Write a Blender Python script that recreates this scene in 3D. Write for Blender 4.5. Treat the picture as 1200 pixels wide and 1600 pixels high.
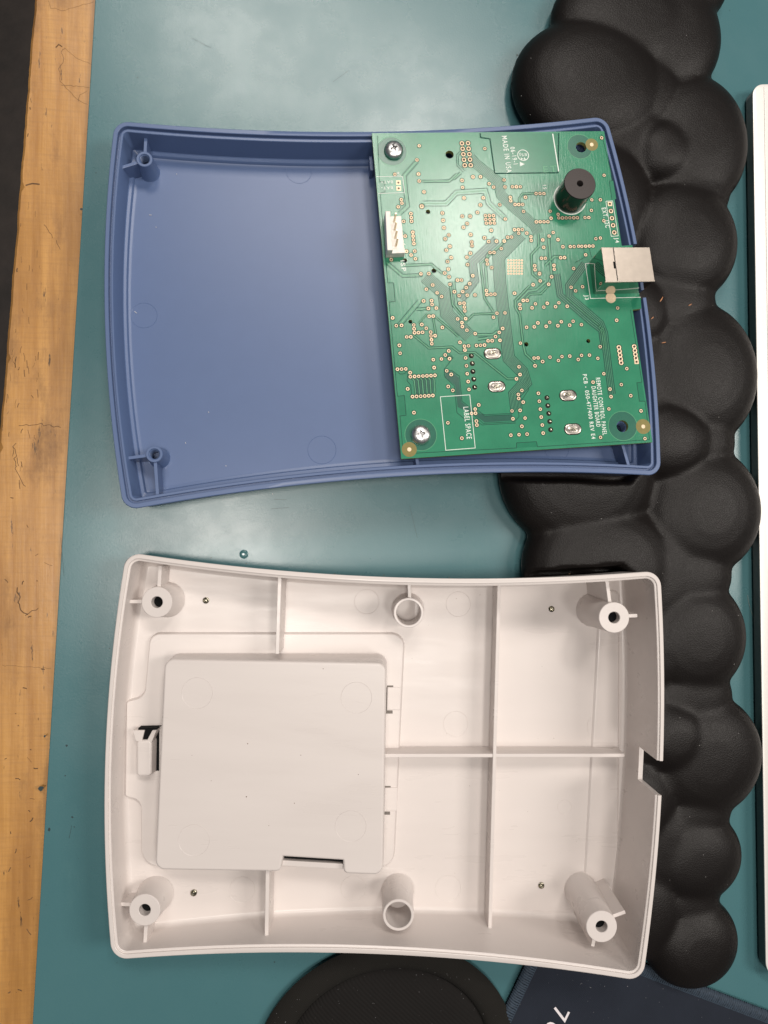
import bpy, bmesh, math, random
from mathutils import Vector, Matrix
random.seed(7)
for o in list(bpy.data.objects): bpy.data.objects.remove(o)
SC = bpy.context.scene
COL = SC.collection
MM = 0.001

# ------------------------------------------------------------------ camera
# lengths in mm until a mesh is linked; the photo's pixels are 1200 x 1600
F = 1110.0
def unit(v): return Vector(v).normalized()
# camera axes (x right, y down, z forward) -> the bench plane is the world's z = 0
TN, TC = Vector((-0.14, 0.02, 1.0)), 286.5
_n = TN.normalized()
EZ = -_n
EX = (Vector((1, 0, 0)) - EZ * EZ.x).normalized()
EY = EZ.cross(EX)
O0 = Vector((0, 0, TC / TN.z))
def c2w(p):
    d = Vector(p) - O0
    return Vector((d.dot(EX), d.dot(EY), d.dot(EZ)))
def c2wv(v):
    v = Vector(v); return Vector((v.dot(EX), v.dot(EY), v.dot(EZ)))
CAM = c2w((0, 0, 0))
def ray(px, py): return c2wv(((px - 600) / F, (py - 800) / F, 1.0))
cam = bpy.data.cameras.new('camera')
cam.sensor_fit = 'VERTICAL'; cam.sensor_height = 32.0; cam.sensor_width = 24.0
cam.lens = 32.0 * F / 1600.0
cam.clip_start = 0.01; cam.clip_end = 50
camo = bpy.data.objects.new('camera', cam); COL.objects.link(camo)
Rc = Matrix((c2wv((1, 0, 0)), c2wv((0, -1, 0)), c2wv((0, 0, -1)))).transposed()
camo.matrix_world = Matrix.Translation(CAM * MM) @ Rc.to_4x4()
SC.camera = camo

# ------------------------------------------------------------------ light: a workshop's ceiling panels
SC.view_settings.view_transform = 'Standard'
SC.view_settings.look = 'None'
SC.view_settings.exposure = 0.0
SC.view_settings.gamma = 1.0
W = bpy.data.worlds.new('World'); SC.world = W; W.use_nodes = True
bg = W.node_tree.nodes['Background']
bg.inputs[0].default_value = (0.90, 0.95, 1.0, 1); bg.inputs[1].default_value = 0.09
def area(name, loc, target, sx, sy, power, col, spread=180):
    l = bpy.data.lights.new(name, 'AREA'); l.shape = 'RECTANGLE'; l.size = sx; l.size_y = sy
    l.energy = power; l.color = col; l.spread = math.radians(spread)
    o = bpy.data.objects.new(name, l); COL.objects.link(o)
    o.location = loc
    o.rotation_euler = (Vector(target) - Vector(loc)).to_track_quat('-Z', 'Y').to_euler()
    return o
WARM = (1.0, 0.93, 0.86)
area('ceiling_panel', (-0.15, 1.24, 1.5), (-0.15, 1.24, 0), 0.46, 0.46, 11, WARM)
area('ceiling_panel', (0.30, 0.99, 1.5), (0.30, 0.99, 0), 0.22, 0.32, 8.5, WARM)
area('ceiling_panel', (-0.21, -0.06, 1.5), (-0.21, -0.06, 0), 0.30, 0.18, 8.0, WARM)
area('ceiling_panel', (0.24, -0.29, 1.5), (0.24, -0.29, 0), 0.20, 0.30, 3.5, WARM)
area('ceiling_panel', (1.05, 0.12, 1.25), (0, 0, 0), 0.35, 0.6, 12, WARM)

# ------------------------------------------------------------------ materials
def new_mat(name):
    m = bpy.data.materials.new(name); m.use_nodes = True
    nt = m.node_tree
    return m, nt, nt.nodes['Principled BSDF']
def N(nt, t, **kw):
    n = nt.nodes.new(t)
    for k, v in kw.items():
        if k in n.inputs: n.inputs[k].default_value = v
        else: setattr(n, k, v)
    return n
def coords(nt, scale=(1, 1, 1)):
    tc = N(nt, 'ShaderNodeTexCoord'); mp = N(nt, 'ShaderNodeMapping')
    mp.inputs['Scale'].default_value = scale
    nt.links.new(tc.outputs['Object'], mp.inputs['Vector'])
    return mp.outputs[0]
def ramp(nt, src, stops):
    r = N(nt, 'ShaderNodeValToRGB'); e = r.color_ramp.elements
    while len(e) < len(stops): e.new(0.5)
    for q, (p, c) in zip(e, stops):
        q.position = p; q.color = (c, c, c, 1) if isinstance(c, (int, float)) else (*c, 1)
    nt.links.new(src, r.inputs[0]); return r.outputs[0]
def noise(nt, vec, scale, detail=4, rough=0.55):
    n = N(nt, 'ShaderNodeTexNoise', Scale=scale, Detail=detail, Roughness=rough)
    nt.links.new(vec, n.inputs['Vector']); return n.outputs['Fac']
def bump(nt, b, src, strength, dist):
    bp = N(nt, 'ShaderNodeBump', Strength=strength, Distance=dist)
    nt.links.new(src, bp.inputs['Height'])
    if b.inputs['Normal'].is_linked:
        nt.links.new(b.inputs['Normal'].links[0].from_socket, bp.inputs['Normal'])
    nt.links.new(bp.outputs[0], b.inputs['Normal'])
def mixc(nt, fac, a, bcol, blend='MIX'):
    m = N(nt, 'ShaderNodeMix', data_type='RGBA', blend_type=blend)
    for idx, v in ((0, fac), (6, a), (7, bcol)):
        s = m.inputs[idx]
        if hasattr(v, 'links'): nt.links.new(v, s)
        elif idx == 0: s.default_value = v
        else: s.default_value = (*v, 1)
    return m.outputs[2]
def plain(name, col, rough=0.4, metal=0.0, var=0.08, vscale=300, bstr=0.0, bscale=3000, bdist=0.0001, coat=0, spec=0.5, rvar=0.0, stretch=(1, 1, 1)):
    m, nt, b = new_mat(name)
    v = coords(nt, stretch)
    f = noise(nt, v, vscale)
    lo = tuple(c * (1 - var) for c in col); hi = tuple(min(1, c * (1 + var)) for c in col)
    nt.links.new(mixc(nt, ramp(nt, f, [(0.3, 0), (0.7, 1)]), lo, hi), b.inputs['Base Color'])
    b.inputs['Roughness'].default_value = rough
    if rvar:
        nt.links.new(ramp(nt, noise(nt, v, vscale * 1.7), [(0.3, max(0, rough - rvar)), (0.7, rough + rvar)]), b.inputs['Roughness'])
    b.inputs['Metallic'].default_value = metal
    b.inputs['Coat Weight'].default_value = coat
    b.inputs['Specular IOR Level'].default_value = spec
    if bstr: bump(nt, b, noise(nt, v, bscale, 3), bstr, bdist)
    return m
M = {}
M['blue'] = plain('blue_plastic', (0.090, 0.138, 0.268), 0.36, var=0.015, vscale=150, bstr=0.10, bscale=3500, bdist=0.00004, rvar=0.0)
M['white'] = plain('white_plastic', (0.645, 0.592, 0.566), 0.34, var=0.015, vscale=50, bstr=0.14, bscale=900, bdist=0.00006, rvar=0.10, stretch=(0.25, 1.6, 1))
M['white_mark'] = plain('white_plastic_smooth', (0.85, 0.79, 0.725), 0.25, var=0.02, vscale=200)
M['blue_mark'] = plain('blue_plastic_smooth', (0.10, 0.162, 0.355), 0.36, var=0.02, vscale=200)
M['nylon'] = plain('nylon_white', (0.80, 0.76, 0.70), 0.4, var=0.04, vscale=400)
M['black_plastic'] = plain('black_plastic', (0.012, 0.012, 0.012), 0.16, var=0.2, vscale=300)
M['black_top'] = plain('black_plastic_matt', (0.045, 0.036, 0.034), 0.6, var=0.15, vscale=2500, bstr=0.2, bscale=5000)
M['void'] = plain('dark_void', (0.004, 0.0045, 0.005), 0.8, spec=0.15)  # near-black: the darkness inside holes and slots is put into the colour
M['hole'] = plain('hole_dark', (0.035, 0.012, 0.006), 0.6)
M['gold'] = plain('gold_plate', (0.74, 0.585, 0.40), 0.4, metal=0.35, var=0.1, vscale=900)
M['tin'] = plain('solder', (0.33, 0.305, 0.275), 0.30, metal=1.0, var=0.12, vscale=500, bstr=0.22, bscale=500, bdist=0.0002, rvar=0.08)
M['pin'] = plain('pin_metal', (0.60, 0.52, 0.38), 0.3, metal=1.0, var=0.2, vscale=800)
M['dark_tin'] = plain('pin_solder', (0.32, 0.30, 0.24), 0.25, metal=1.0, var=0.4, vscale=900, bstr=0.6, bscale=900, bdist=0.0003)
M['screw'] = plain('screw_zinc', (0.66, 0.66, 0.66), 0.34, metal=1.0, var=0.12, vscale=500, bstr=0.3, bscale=800, bdist=0.0002, rvar=0.1)
M['usb_side'] = plain('nickel_polished', (0.46, 0.46, 0.43), 0.06, metal=1.0, var=0.03)
M['usb_top'] = plain('nickel_satin', (0.50, 0.44, 0.38), 0.36, metal=0.85, var=0.05, vscale=400, bstr=0.05, bscale=1200, bdist=0.00005)
M['silk'] = plain('silkscreen_ink', (0.74, 0.80, 0.74), 0.5, var=0.08, vscale=1500)
M['gap'] = plain('mask_over_laminate', (0.005, 0.060, 0.040), 0.6, var=0.12, vscale=500, spec=0.25)
M['trace'] = plain('mask_over_trace', (0.075, 0.30, 0.155), 0.3, var=0.12, vscale=500)
M['patch'] = plain('mask_bare_patch', (0.012, 0.175, 0.092), 0.24, spec=0.65, var=0.05, vscale=500)
M['lane'] = plain('mask_over_open_laminate', (0.007, 0.092, 0.060), 0.27, spec=0.6, var=0.06, vscale=500)
M['olive'] = plain('bare_laminate', (0.20, 0.165, 0.04), 0.35, var=0.1, vscale=700)
M['ring'] = plain('mask_keepout', (0.016, 0.125, 0.082), 0.26, spec=0.6, var=0.06, vscale=500)
M['edge'] = plain('board_edge', (0.30, 0.30, 0.10), 0.6, var=0.2, vscale=900)
M['red'] = plain('red_ink', (0.42, 0.02, 0.05), 0.5)
M['silver'] = plain('aluminium_satin', (0.86, 0.83, 0.79), 0.42, metal=0.25, var=0.02, vscale=700, bstr=0.25, bscale=6000, bdist=0.00006)
M['kb_side'] = plain('anodised_side', (0.045, 0.055, 0.055), 0.3, metal=0.5, var=0.1)
M['hair'] = plain('hair_fibre', (0.30, 0.32, 0.28), 0.5)
M['shaving'] = plain('copper_shaving', (0.50, 0.22, 0.10), 0.4, var=0.2)
M['lint'] = plain('lint_fibre', (0.62, 0.60, 0.58), 0.8)
M['ink'] = plain('print_white', (0.72, 0.68, 0.70), 0.7, var=0.1, vscale=2000)
M['thread'] = plain('navy_thread', (0.024, 0.040, 0.062), 0.75, var=0.3, vscale=900, bstr=0.4, bscale=3000)
M['floor'] = plain('floor_dark', (0.030, 0.022, 0.018), 0.6, var=0.4, vscale=20, bstr=0.2, bscale=60, bdist=0.002)
M['crack'] = plain('wood_crack', (0.11, 0.058, 0.024), 0.8, var=0.4, vscale=300)
M['scuff'] = plain('mat_scuff', (0.014, 0.032, 0.036), 0.5)
M['drop'] = plain('resin_drop', (0.05, 0.14, 0.15), 0.15)

def solder_mask():
    m, nt, b = new_mat('green_solder_mask')
    v = coords(nt)
    f = noise(nt, v, 120, 3)
    base = mixc(nt, ramp(nt, f, [(0.3, 0), (0.7, 1)]), (0.022, 0.195, 0.105), (0.030, 0.235, 0.128))
    nt.links.new(base, b.inputs['Base Color'])
    nt.links.new(ramp(nt, noise(nt, v, 2200), [(0.3, 0.20), (0.7, 0.26)]), b.inputs['Roughness'])
    vs = coords(nt, (1.0, 0.12, 1))
    b.inputs['Specular IOR Level'].default_value = 0.65
    bump(nt, b, noise(nt, vs, 1900, 2), 0.30, 0.00008)
    bump(nt, b, noise(nt, v, 3000, 2), 0.10, 0.00004)
    return m
M['pcb'] = solder_mask()

def mat_rubber():
    m, nt, b = new_mat('teal_vinyl')
    v = coords(nt)
    big = noise(nt, v, 9, 5)
    c = mixc(nt, ramp(nt, big, [(0.32, 0), (0.68, 1)]), (0.054, 0.146, 0.163), (0.062, 0.160, 0.176))
    # scuffs: paler worn streaks with their own shape
    sc = ramp(nt, noise(nt, coords(nt, (1.0, 0.25, 1)), 40, 8, 0.7), [(0.60, 0), (0.80, 1)])
    c = mixc(nt, sc, c, (0.075, 0.178, 0.190))
    spk = ramp(nt, noise(nt, v, 700, 2), [(0.74, 0), (0.78, 0.6)])
    c = mixc(nt, spk, c, (0.03, 0.07, 0.075))
    nt.links.new(c, b.inputs['Base Color'])
    nt.links.new(ramp(nt, noise(nt, v, 28, 6, 0.65), [(0.3, 0.23), (0.7, 0.33)]), b.inputs['Roughness'])
    b.inputs['Specular IOR Level'].default_value = 0.6
    bump(nt, b, noise(nt, v, 1300, 3), 0.20, 0.00011)
    bump(nt, b, noise(nt, v, 3800, 2), 0.25, 0.00006)
    bump(nt, b, noise(nt, v, 14, 2), 0.05, 0.0012)
    return m
M['mat'] = mat_rubber()

def leather():
    m, nt, b = new_mat('black_leatherette')
    v = coords(nt)
    f = noise(nt, v, 30, 3)
    nt.links.new(mixc(nt, f, (0.0044, 0.0031, 0.0027), (0.0066, 0.0048, 0.0042)), b.inputs['Base Color'])
    b.inputs['Roughness'].default_value = 0.46
    b.inputs['Specular IOR Level'].default_value = 0.26
    vo = N(nt, 'ShaderNodeTexVoronoi', Scale=1150.0, feature='DISTANCE_TO_EDGE')
    nt.links.new(v, vo.inputs['Vector'])
    bump(nt, b, ramp(nt, vo.outputs['Distance'], [(0.0, 0), (0.25, 1)]), 0.34, 0.00011)
    bump(nt, b, noise(nt, coords(nt, (1, 2.2, 1)), 220, 3), 0.08, 0.0004)
    return m
M['leather'] = leather()

def fabric(name, col, sx, strength=0.5, rough=0.9):
    m, nt, b = new_mat(name)
    v = coords(nt)
    f = noise(nt, v, 90, 3)
    c = mixc(nt, f, tuple(k * 0.8 for k in col), tuple(k * 1.2 for k in col))
    # specks of dust caught in the weave
    d = ramp(nt, noise(nt, v, 1100, 1), [(0.77, 0), (0.80, 0.5)])
    c = mixc(nt, d, c, (0.25, 0.25, 0.26))
    nt.links.new(c, b.inputs['Base Color'])
    b.inputs['Roughness'].default_value = rough
    b.inputs['Specular IOR Level'].default_value = 0.25
    w = N(nt, 'ShaderNodeTexWave', Scale=sx, Distortion=0.6); w.bands_direction = 'DIAGONAL'
    nt.links.new(v, w.inputs['Vector'])
    bump(nt, b, w.outputs['Fac'], strength, 0.0002)
    bump(nt, b, noise(nt, v, 3000, 2), 0.3, 0.0001)
    return m
M['navy'] = fabric('navy_cloth', (0.014, 0.018, 0.028), 900, 0.25)
M['mesh_fabric'] = fabric('black_mesh_fabric', (0.0075, 0.0065, 0.006), 330, 0.6)
M['rim_fabric'] = fabric('black_rim_fabric', (0.010, 0.009, 0.0075), 700, 0.3)

def wood():
    m, nt, b = new_mat('worn_maple')
    v = coords(nt)
    g = noise(nt, coords(nt, (26, 1.1, 1)), 9, 7, 0.62)
    c = mixc(nt, ramp(nt, g, [(0.30, 0), (0.70, 1)]), (0.35, 0.158, 0.036), (0.57, 0.298, 0.082))
    fine = noise(nt, coords(nt, (2.2, 40, 1)), 24, 5, 0.6)      # ray flecks lying across the board
    c = mixc(nt, ramp(nt, fine, [(0.45, 0), (0.80, 0.45)]), c, (0.30, 0.15, 0.05))
    st = noise(nt, coords(nt, (1.6, 0.7, 1)), 30, 7, 0.68)
    c = mixc(nt, ramp(nt, st, [(0.53, 0), (0.70, 0.9)]), c, (0.19, 0.085, 0.022))
    gr = noise(nt, coords(nt, (3.0, 0.5, 1)), 14, 6, 0.7)
    c = mixc(nt, ramp(nt, gr, [(0.46, 0), (0.68, 0.8)]), c, (0.27, 0.125, 0.032))
    cr = noise(nt, coords(nt, (6, 1.0, 1)), 55, 6, 0.7)
    crk = ramp(nt, cr, [(0.63, 0), (0.67, 0.9)])
    c = mixc(nt, crk, c, (0.05, 0.028, 0.012))
    nt.links.new(c, b.inputs['Base Color'])
    nt.links.new(ramp(nt, st, [(0.3, 0.30), (0.7, 0.55)]), b.inputs['Roughness'])
    b.inputs['Coat Weight'].default_value = 0.5; b.inputs['Coat Roughness'].default_value = 0.3
    bump(nt, b, g, 0.25, 0.0006)
    bump(nt, b, crk, -0.5, 0.0006)
    bump(nt, b, noise(nt, v, 160, 5), 0.3, 0.0005)
    return m
M['wood'] = wood()

# ------------------------------------------------------------------ helpers
class MB:
    def __init__(s): s.v = []; s.f = []
    def add(s, vs, fs):
        o = len(s.v); s.v += [tuple(x) for x in vs]; s.f += [tuple(i + o for i in f) for f in fs]
    def loops(s, loops, cap0=True, cap1=True, closed=False):
        n = len(loops[0]); vs = [p for l in loops for p in l]; fs = []
        for a in range(len(loops) - 1 + (1 if closed else 0)):
            b = (a + 1) % len(loops)
            for i in range(n):
                j = (i + 1) % n
                fs.append((a * n + i, a * n + j, b * n + j, b * n + i))
        if not closed:
            if cap0: fs.append(tuple(range(n))[::-1])
            if cap1: fs.append(tuple(range((len(loops) - 1) * n, len(loops) * n)))
        s.add(vs, fs)
    def prism(s, poly, z0, z1, grow=0.0):
        """poly of (x,y); z0/z1 numbers or functions of (x,y)"""
        q0 = z0 if callable(z0) else (lambda x, y: z0)
        q1 = z1 if callable(z1) else (lambda x, y: z1)
        if area2(poly) < 0: poly = poly[::-1]
        base = inset_poly(poly, -grow) if grow else poly
        s.loops([[(x, y, q0(x, y)) for x, y in base], [(x, y, q1(x, y)) for x, y in poly]])
    def lathe(s, c, prof, n=40, cap0=False, cap1=False):
        """prof: (r, z) from outside bottom round to wherever; c: (x,y)"""
        L = []
        for r, z in prof:
            L.append([(c[0] + r * math.cos(2 * math.pi * i / n), c[1] + r * math.sin(2 * math.pi * i / n), z) for i in range(n)])
        s.loops(L, cap0, cap1)
    def disc(s, c, r, z, n=20):
        s.add([(c[0] + r * math.cos(2 * math.pi * i / n), c[1] + r * math.sin(2 * math.pi * i / n), z) for i in range(n)], [tuple(range(n))])
    def ring(s, c, r0, r1, z, n=18):
        s.lathe(c, [(r1, z), (r0, z)], n)
    def strip(s, pts, w, z):
        """flat ribbon along a polyline of (x,y)"""
        P = [Vector(p) for p in pts]; L = []; R = []
        for i, p in enumerate(P):
            d0 = (P[i] - P[i - 1]).normalized() if i else None
            d1 = (P[i + 1] - P[i]).normalized() if i < len(P) - 1 else None
            d0 = d0 or d1; d1 = d1 or d0
            t = (d0 + d1)
            t = t.normalized() if t.length > 1e-6 else d0
            n = Vector((-t.y, t.x)); k = 1 / max(0.5, n.dot(Vector((-d0.y, d0.x))))
            L.append(p + n * w / 2 * k); R.append(p - n * w / 2 * k)
        m = len(P)
        s.add([(p.x, p.y, z) for p in R] + [(p.x, p.y, z) for p in L], [(i, i + 1, m + i + 1, m + i) for i in range(m - 1)])
    def tube(s, pts, r, n=6, cap=True, sx=1.0):
        P = [Vector(p) for p in pts]; loops = []
        up = Vector((0, 0, 1))
        for i, p in enumerate(P):
            t = (P[min(i + 1, len(P) - 1)] - P[max(i - 1, 0)]).normalized()
            a = t.cross(up)
            a = a.normalized() if a.length > 1e-3 else Vector((1, 0, 0))
            b = a.cross(t).normalized()
            rr = r[i] if isinstance(r, (list, tuple)) else r
            loops.append([p + (a * math.cos(2 * math.pi * k / n) * sx + b * math.sin(2 * math.pi * k / n)) * rr for k in range(n)])
        s.loops(loops, cap, cap)
    def wall(s, a, b, t, z0, z1):
        """upright thin wall from a to b, thickness t"""
        a = Vector(a); b = Vector(b); d = (b - a).normalized(); n = Vector((-d.y, d.x)) * t / 2
        s.prism([tuple(a - n), tuple(b - n), tuple(b + n), tuple(a + n)], z0, z1)
    def box(s, x0, x1, y0, y1, z0, z1): s.prism([(x0, y0), (x1, y0), (x1, y1), (x0, y1)], z0, z1)
    def build(s, name, mat, parent=None, smooth=32, bevel=0.0, seg=2):
        me = bpy.data.meshes.new(name)
        me.from_pydata([(x * MM, y * MM, z * MM) for x, y, z in s.v], [], s.f)
        me.materials.append(M[mat] if isinstance(mat, str) else mat)
        me.validate(); me.update()
        bm = bmesh.new(); bm.from_mesh(me); bmesh.ops.recalc_face_normals(bm, faces=bm.faces); bm.to_mesh(me); bm.free()
        if smooth:
            me.polygons.foreach_set('use_smooth', [True] * len(me.polygons)); me.set_sharp_from_angle(angle=math.radians(smooth))
        o = bpy.data.objects.new(name, me); COL.objects.link(o)
        if parent: o.parent = parent
        if bevel:
            md = o.modifiers.new('bevel', 'BEVEL'); md.width = bevel * MM; md.segments = seg; md.limit_method = 'ANGLE'; md.angle_limit = math.radians(40)
            md.use_clamp_overlap = True
            if smooth: md.harden_normals = True
        return o
def flat_up(o):
    """open sheets: make every face look up (local +z)"""
    bm = bmesh.new(); bm.from_mesh(o.data)
    for f in bm.faces:
        if f.normal.z < 0: f.normal_flip()
    bm.to_mesh(o.data); bm.free(); return o
def area2(p): return sum(p[i - 1][0] * p[i][1] - p[i][0] * p[i - 1][1] for i in range(len(p)))
def inset_poly(poly, d):
    """offset a polygon inward (counter-clockwise) by d, mitred"""
    if area2(poly) < 0: return inset_poly(poly[::-1], d)[::-1]
    out = []; n = len(poly)
    for i in range(n):
        a, p, b = Vector(poly[i - 1]), Vector(poly[i]), Vector(poly[(i + 1) % n])
        d0 = (p - a).normalized(); d1 = (b - p).normalized()
        n0 = Vector((-d0.y, d0.x)); n1 = Vector((-d1.y, d1.x))
        m = n0 + n1
        out.append(tuple(p + m * (d / max(0.35, 1 + n0.dot(n1)))))
    return out
def round_poly(poly, r, k=5):
    """round every corner of a straight-sided polygon"""
    rs = r if isinstance(r, (list, tuple)) else [r] * len(poly)
    out = []; n = len(poly)
    for i in range(n):
        a, p, b = Vector(poly[i - 1]), Vector(poly[i]), Vector(poly[(i + 1) % n])
        t = min(rs[i], (a - p).length * 0.48, (b - p).length * 0.48)
        if t < 1e-4: out.append(tuple(p)); continue
        A = p + (a - p).normalized() * t; B = p + (b - p).normalized() * t
        for j in range(k + 1):
            u = j / k; w = 0.72
            q0, q1, q2 = (1 - u) ** 2, 2 * w * u * (1 - u), u * u
            out.append(tuple((A * q0 + p * q1 + B * q2) / (q0 + q1 + q2)))
    return out
def circ(c, r, n=32, ry=None):
    return [(c[0] + r * math.cos(2 * math.pi * i / n), c[1] + (ry or r) * math.sin(2 * math.pi * i / n)) for i in range(n)]

class Frame:
    """a thing's own axes: origin and a plane facing the viewer; px() turns a photo pixel into a point on the thing"""
    def __init__(s, origin, X, Y, Z): s.o, s.X, s.Y, s.Z = origin, X, Y, Z
    @classmethod
    def plane(cls, n, c, centre, along):
        n = Vector(n)
        def hit(p):
            r = Vector(((p[0] - 600) / F, (p[1] - 800) / F, 1)); return r * (c / r.dot(n))
        o = c2w(hit(centre)); a = c2w(hit(along[0])); b = c2w(hit(along[1]))
        Z = -c2wv(n).normalized(); X = (b - a); X = (X - Z * X.dot(Z)).normalized(); Y = Z.cross(X)
        return cls(o, X, Y, Z)
    def loc(s, w): d = w - s.o; return Vector((d.dot(s.X), d.dot(s.Y), d.dot(s.Z)))
    def world(s, l): return s.o + s.X * l[0] + s.Y * l[1] + s.Z * l[2]
    def px(s, px, py, z=0.0, kx=0.0, ky=0.0):
        """where the pixel's sight line meets z = z + kx*x + ky*y"""
        r = ray(px, py); o = s.loc(CAM); d = Vector((r.dot(s.X), r.dot(s.Y), r.dot(s.Z)))
        t = (z + kx * o.x + ky * o.y - o.z) / (d.z - kx * d.x - ky * d.y)
        p = o + d * t
        return (p.x, p.y)
    def mat(s):
        return Matrix.Translation(s.o * MM) @ Matrix((s.X, s.Y, s.Z)).transposed().to_4x4()
BENCH = Frame(Vector((0, 0, 0)), Vector((1, 0, 0)), Vector((0, 1, 0)), Vector((0, 0, 1)))
def tag(o, label, cat, group=None):
    o['label'] = label; o['category'] = cat
    if group: o['group'] = group
    return o
def thing(name, label, cat, frame=BENCH, group=None):
    o = bpy.data.objects.new(name, None); COL.objects.link(o); o.empty_display_size = 0.02
    o.matrix_world = frame.mat(); tag(o, label, cat, group); return o
def part(name, parent):      # a part that only carries sub-parts
    o = bpy.data.objects.new(name, None); COL.objects.link(o); o.parent = parent; o.empty_display_size = 0.005; return o
def cut(o, cutters):
    """boolean difference, applied"""
    tmp = []
    for c in cutters:
        md = o.modifiers.new('cut', 'BOOLEAN'); md.operation = 'DIFFERENCE'; md.solver = 'EXACT'; md.object = c; tmp.append(c)
    bpy.context.view_layer.update()
    dg = bpy.context.evaluated_depsgraph_get()
    me = bpy.data.meshes.new_from_object(o.evaluated_get(dg))
    old = o.data; o.modifiers.clear(); o.data = me; me.name = old.name
    for c in tmp: bpy.data.objects.remove(c)
    me.polygons.foreach_set('use_smooth', [True] * len(me.polygons)); me.set_sharp_from_angle(angle=math.radians(32))
    return o
def text(s, fr, p0, p1, h, z, parent, name='silkscreen_text', mat='silk', bold=0.0):
    """flat lettering from pixel p0 (baseline start) to p1 (baseline end), h mm high"""
    cu = bpy.data.curves.new(name, 'FONT'); cu.body = s; cu.size = 1.0; cu.resolution_u = 3; cu.offset = bold; cu.space_character = 1.25
    t = bpy.data.objects.new(name, cu); COL.objects.link(t)
    bpy.context.view_layer.update(); dg = bpy.context.evaluated_depsgraph_get()
    me = bpy.data.meshes.new_from_object(t.evaluated_get(dg)); bpy.data.objects.remove(t)
    xs = [v.co.x for v in me.vertices]; x0, x1 = min(xs), max(xs)
    A = Vector(fr.px(*p0, z)); B = Vector(fr.px(*p1, z)); d = B - A; L = d.length; d.normalize(); n = Vector((-d.y, d.x))
    for v in me.vertices:
        q = A + d * ((v.co.x - x0) / (x1 - x0) * L) + n * (v.co.y / 0.70 * h)
        v.co = (q.x * MM, q.y * MM, z * MM)
    me.materials.clear(); me.materials.append(M[mat])
    o = bpy.data.objects.new(name, me); COL.objects.link(o); o.parent = parent
    return flat_up(o)

# ------------------------------------------------------------------ setting: floor, bench, mat
B0 = BENCH
mb = MB(); mb.box(-2500, 2500, -2500, 2500, -755, -750)
fl = mb.build('floor', 'floor'); fl['kind'] = 'structure'

bench = thing('workbench', 'worn honey coloured wooden workbench edge left of the teal mat', 'workbench')
mb = MB()
e0 = B0.px(53, 0, -2); e1 = B0.px(0, 660, -2)
dx = (e1[0] - e0[0]) / (e1[1] - e0[1])
def ex(y): return e0[0] + dx * (y - e0[1])
# the front arris is chipped: an uneven line
ys = [-620 + i * 2.0 for i in range(650)]
prof = []
nz = 0
for y in ys:
    nz = nz * 0.7 + random.uniform(-0.25, 0.25)
    chip = -0.9 if random.random() < 0.02 else 0
    prof.append((ex(y) - nz * 0.6, y, -2 - 0.0, chip))
top = [(x + 1.1 - c, y, -2.0) for x, y, z, c in prof]; side = [(x, y, -3.1) for x, y, z, c in prof]; low = [(x, y, -45) for x, y, z, c in prof]
far = [(900, y, -2.0) for y in ys]; farl = [(900, y, -45) for y in ys]
n = len(ys)
vs = top + side + low + farl + far
fs = []
for i in range(n - 1):
    for a, b in ((0, 1), (1, 2), (2, 3), (3, 4), (4, 0)):
        fs.append((a * n + i, a * n + i + 1, b * n + i + 1, b * n + i))
fs += [(0, n, 2 * n, 3 * n, 4 * n), (n - 1, 2 * n - 1, 3 * n - 1, 4 * n - 1, 5 * n - 1)]
mb.add(vs, fs)
mb.build('bench_top', 'wood', bench)
for x in (-100, 800):
    for y in (-560, 620):
        mb = MB(); mb.box(x - 35, x + 35, y - 35, y + 35, -748, -45.2); mb.build('bench_leg', 'wood', bench)
# cracks and lifted lacquer along the edge
def crackline(pts, w, jit=1.2):
    out = []
    for a, b in zip(pts, pts[1:]):
        k = max(2, int(math.hypot(b[0] - a[0], b[1] - a[1]) / 5))
        for i in range(k): out.append((a[0] + (b[0] - a[0]) * i / k + random.uniform(-jit, jit), a[1] + (b[1] - a[1]) * i / k + random.uniform(-jit, jit)))
    out.append(pts[-1])
    if any(B0.px(x, y, -1.97)[0] < ex(B0.px(x, y, -1.97)[1]) + 1.6 for x, y in out): return
    mb.strip([B0.px(x, y, -1.97) for x, y in out], w * .6, -1.97)
mb = MB()
crackline([(101, 75), (96, 82), (100, 92), (92, 108), (95, 128), (108, 142), (124, 158), (137, 163)], 0.22)
crackline([(101, 75), (118, 90), (146, 102)], 0.16); crackline([(95, 133), (120, 134), (140, 137)], 0.2)
crackline([(122, 158), (124, 148), (136, 142)], 0.2); crackline([(76, 0), (80, 12), (98, 17), (120, 10), (146, 3)], 0.16)
crackline([(87, 74), (92, 69), (97, 73)], 0.7); crackline([(40, 290), (50, 287), (62, 288)], 0.9, 0.6); crackline([(46, 137), (58, 136)], 0.6); crackline([(40, 232), (54, 231)], 0.7)
crackline([(30, 665), (60, 662), (95, 668)], 0.35, 2); crackline([(22, 690), (26, 740), (40, 760)], .35, 4); crackline([(70, 350), (82, 372)], 0.3); crackline([(88, 375), (94, 390)], 0.3)
for y in range(20, 420, 7):      # flaked edge seam
    x = 58 - y * 0.078 + random.uniform(-2, 2)
    crackline([(x, y), (x + random.uniform(-2, 1.5), y + random.uniform(4, 9))], random.uniform(0.2, 0.7), 0.8)
for _ in range(60):
    x = random.uniform(4, 62); y = random.uniform(270, 760)
    crackline([(x, y), (x + random.uniform(-3, 3), y + random.uniform(4, 14))], random.uniform(0.1, 0.4), 1.0)
for _ in range(30):
    x = random.uniform(5, 70); y = random.uniform(760, 1560); x = min(x, 128 - 0.06 * y)
    crackline([(x, y), (x + random.uniform(-8, 8), y + random.uniform(-5, 9))], random.uniform(0.15, 0.7), 1.2)
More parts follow.
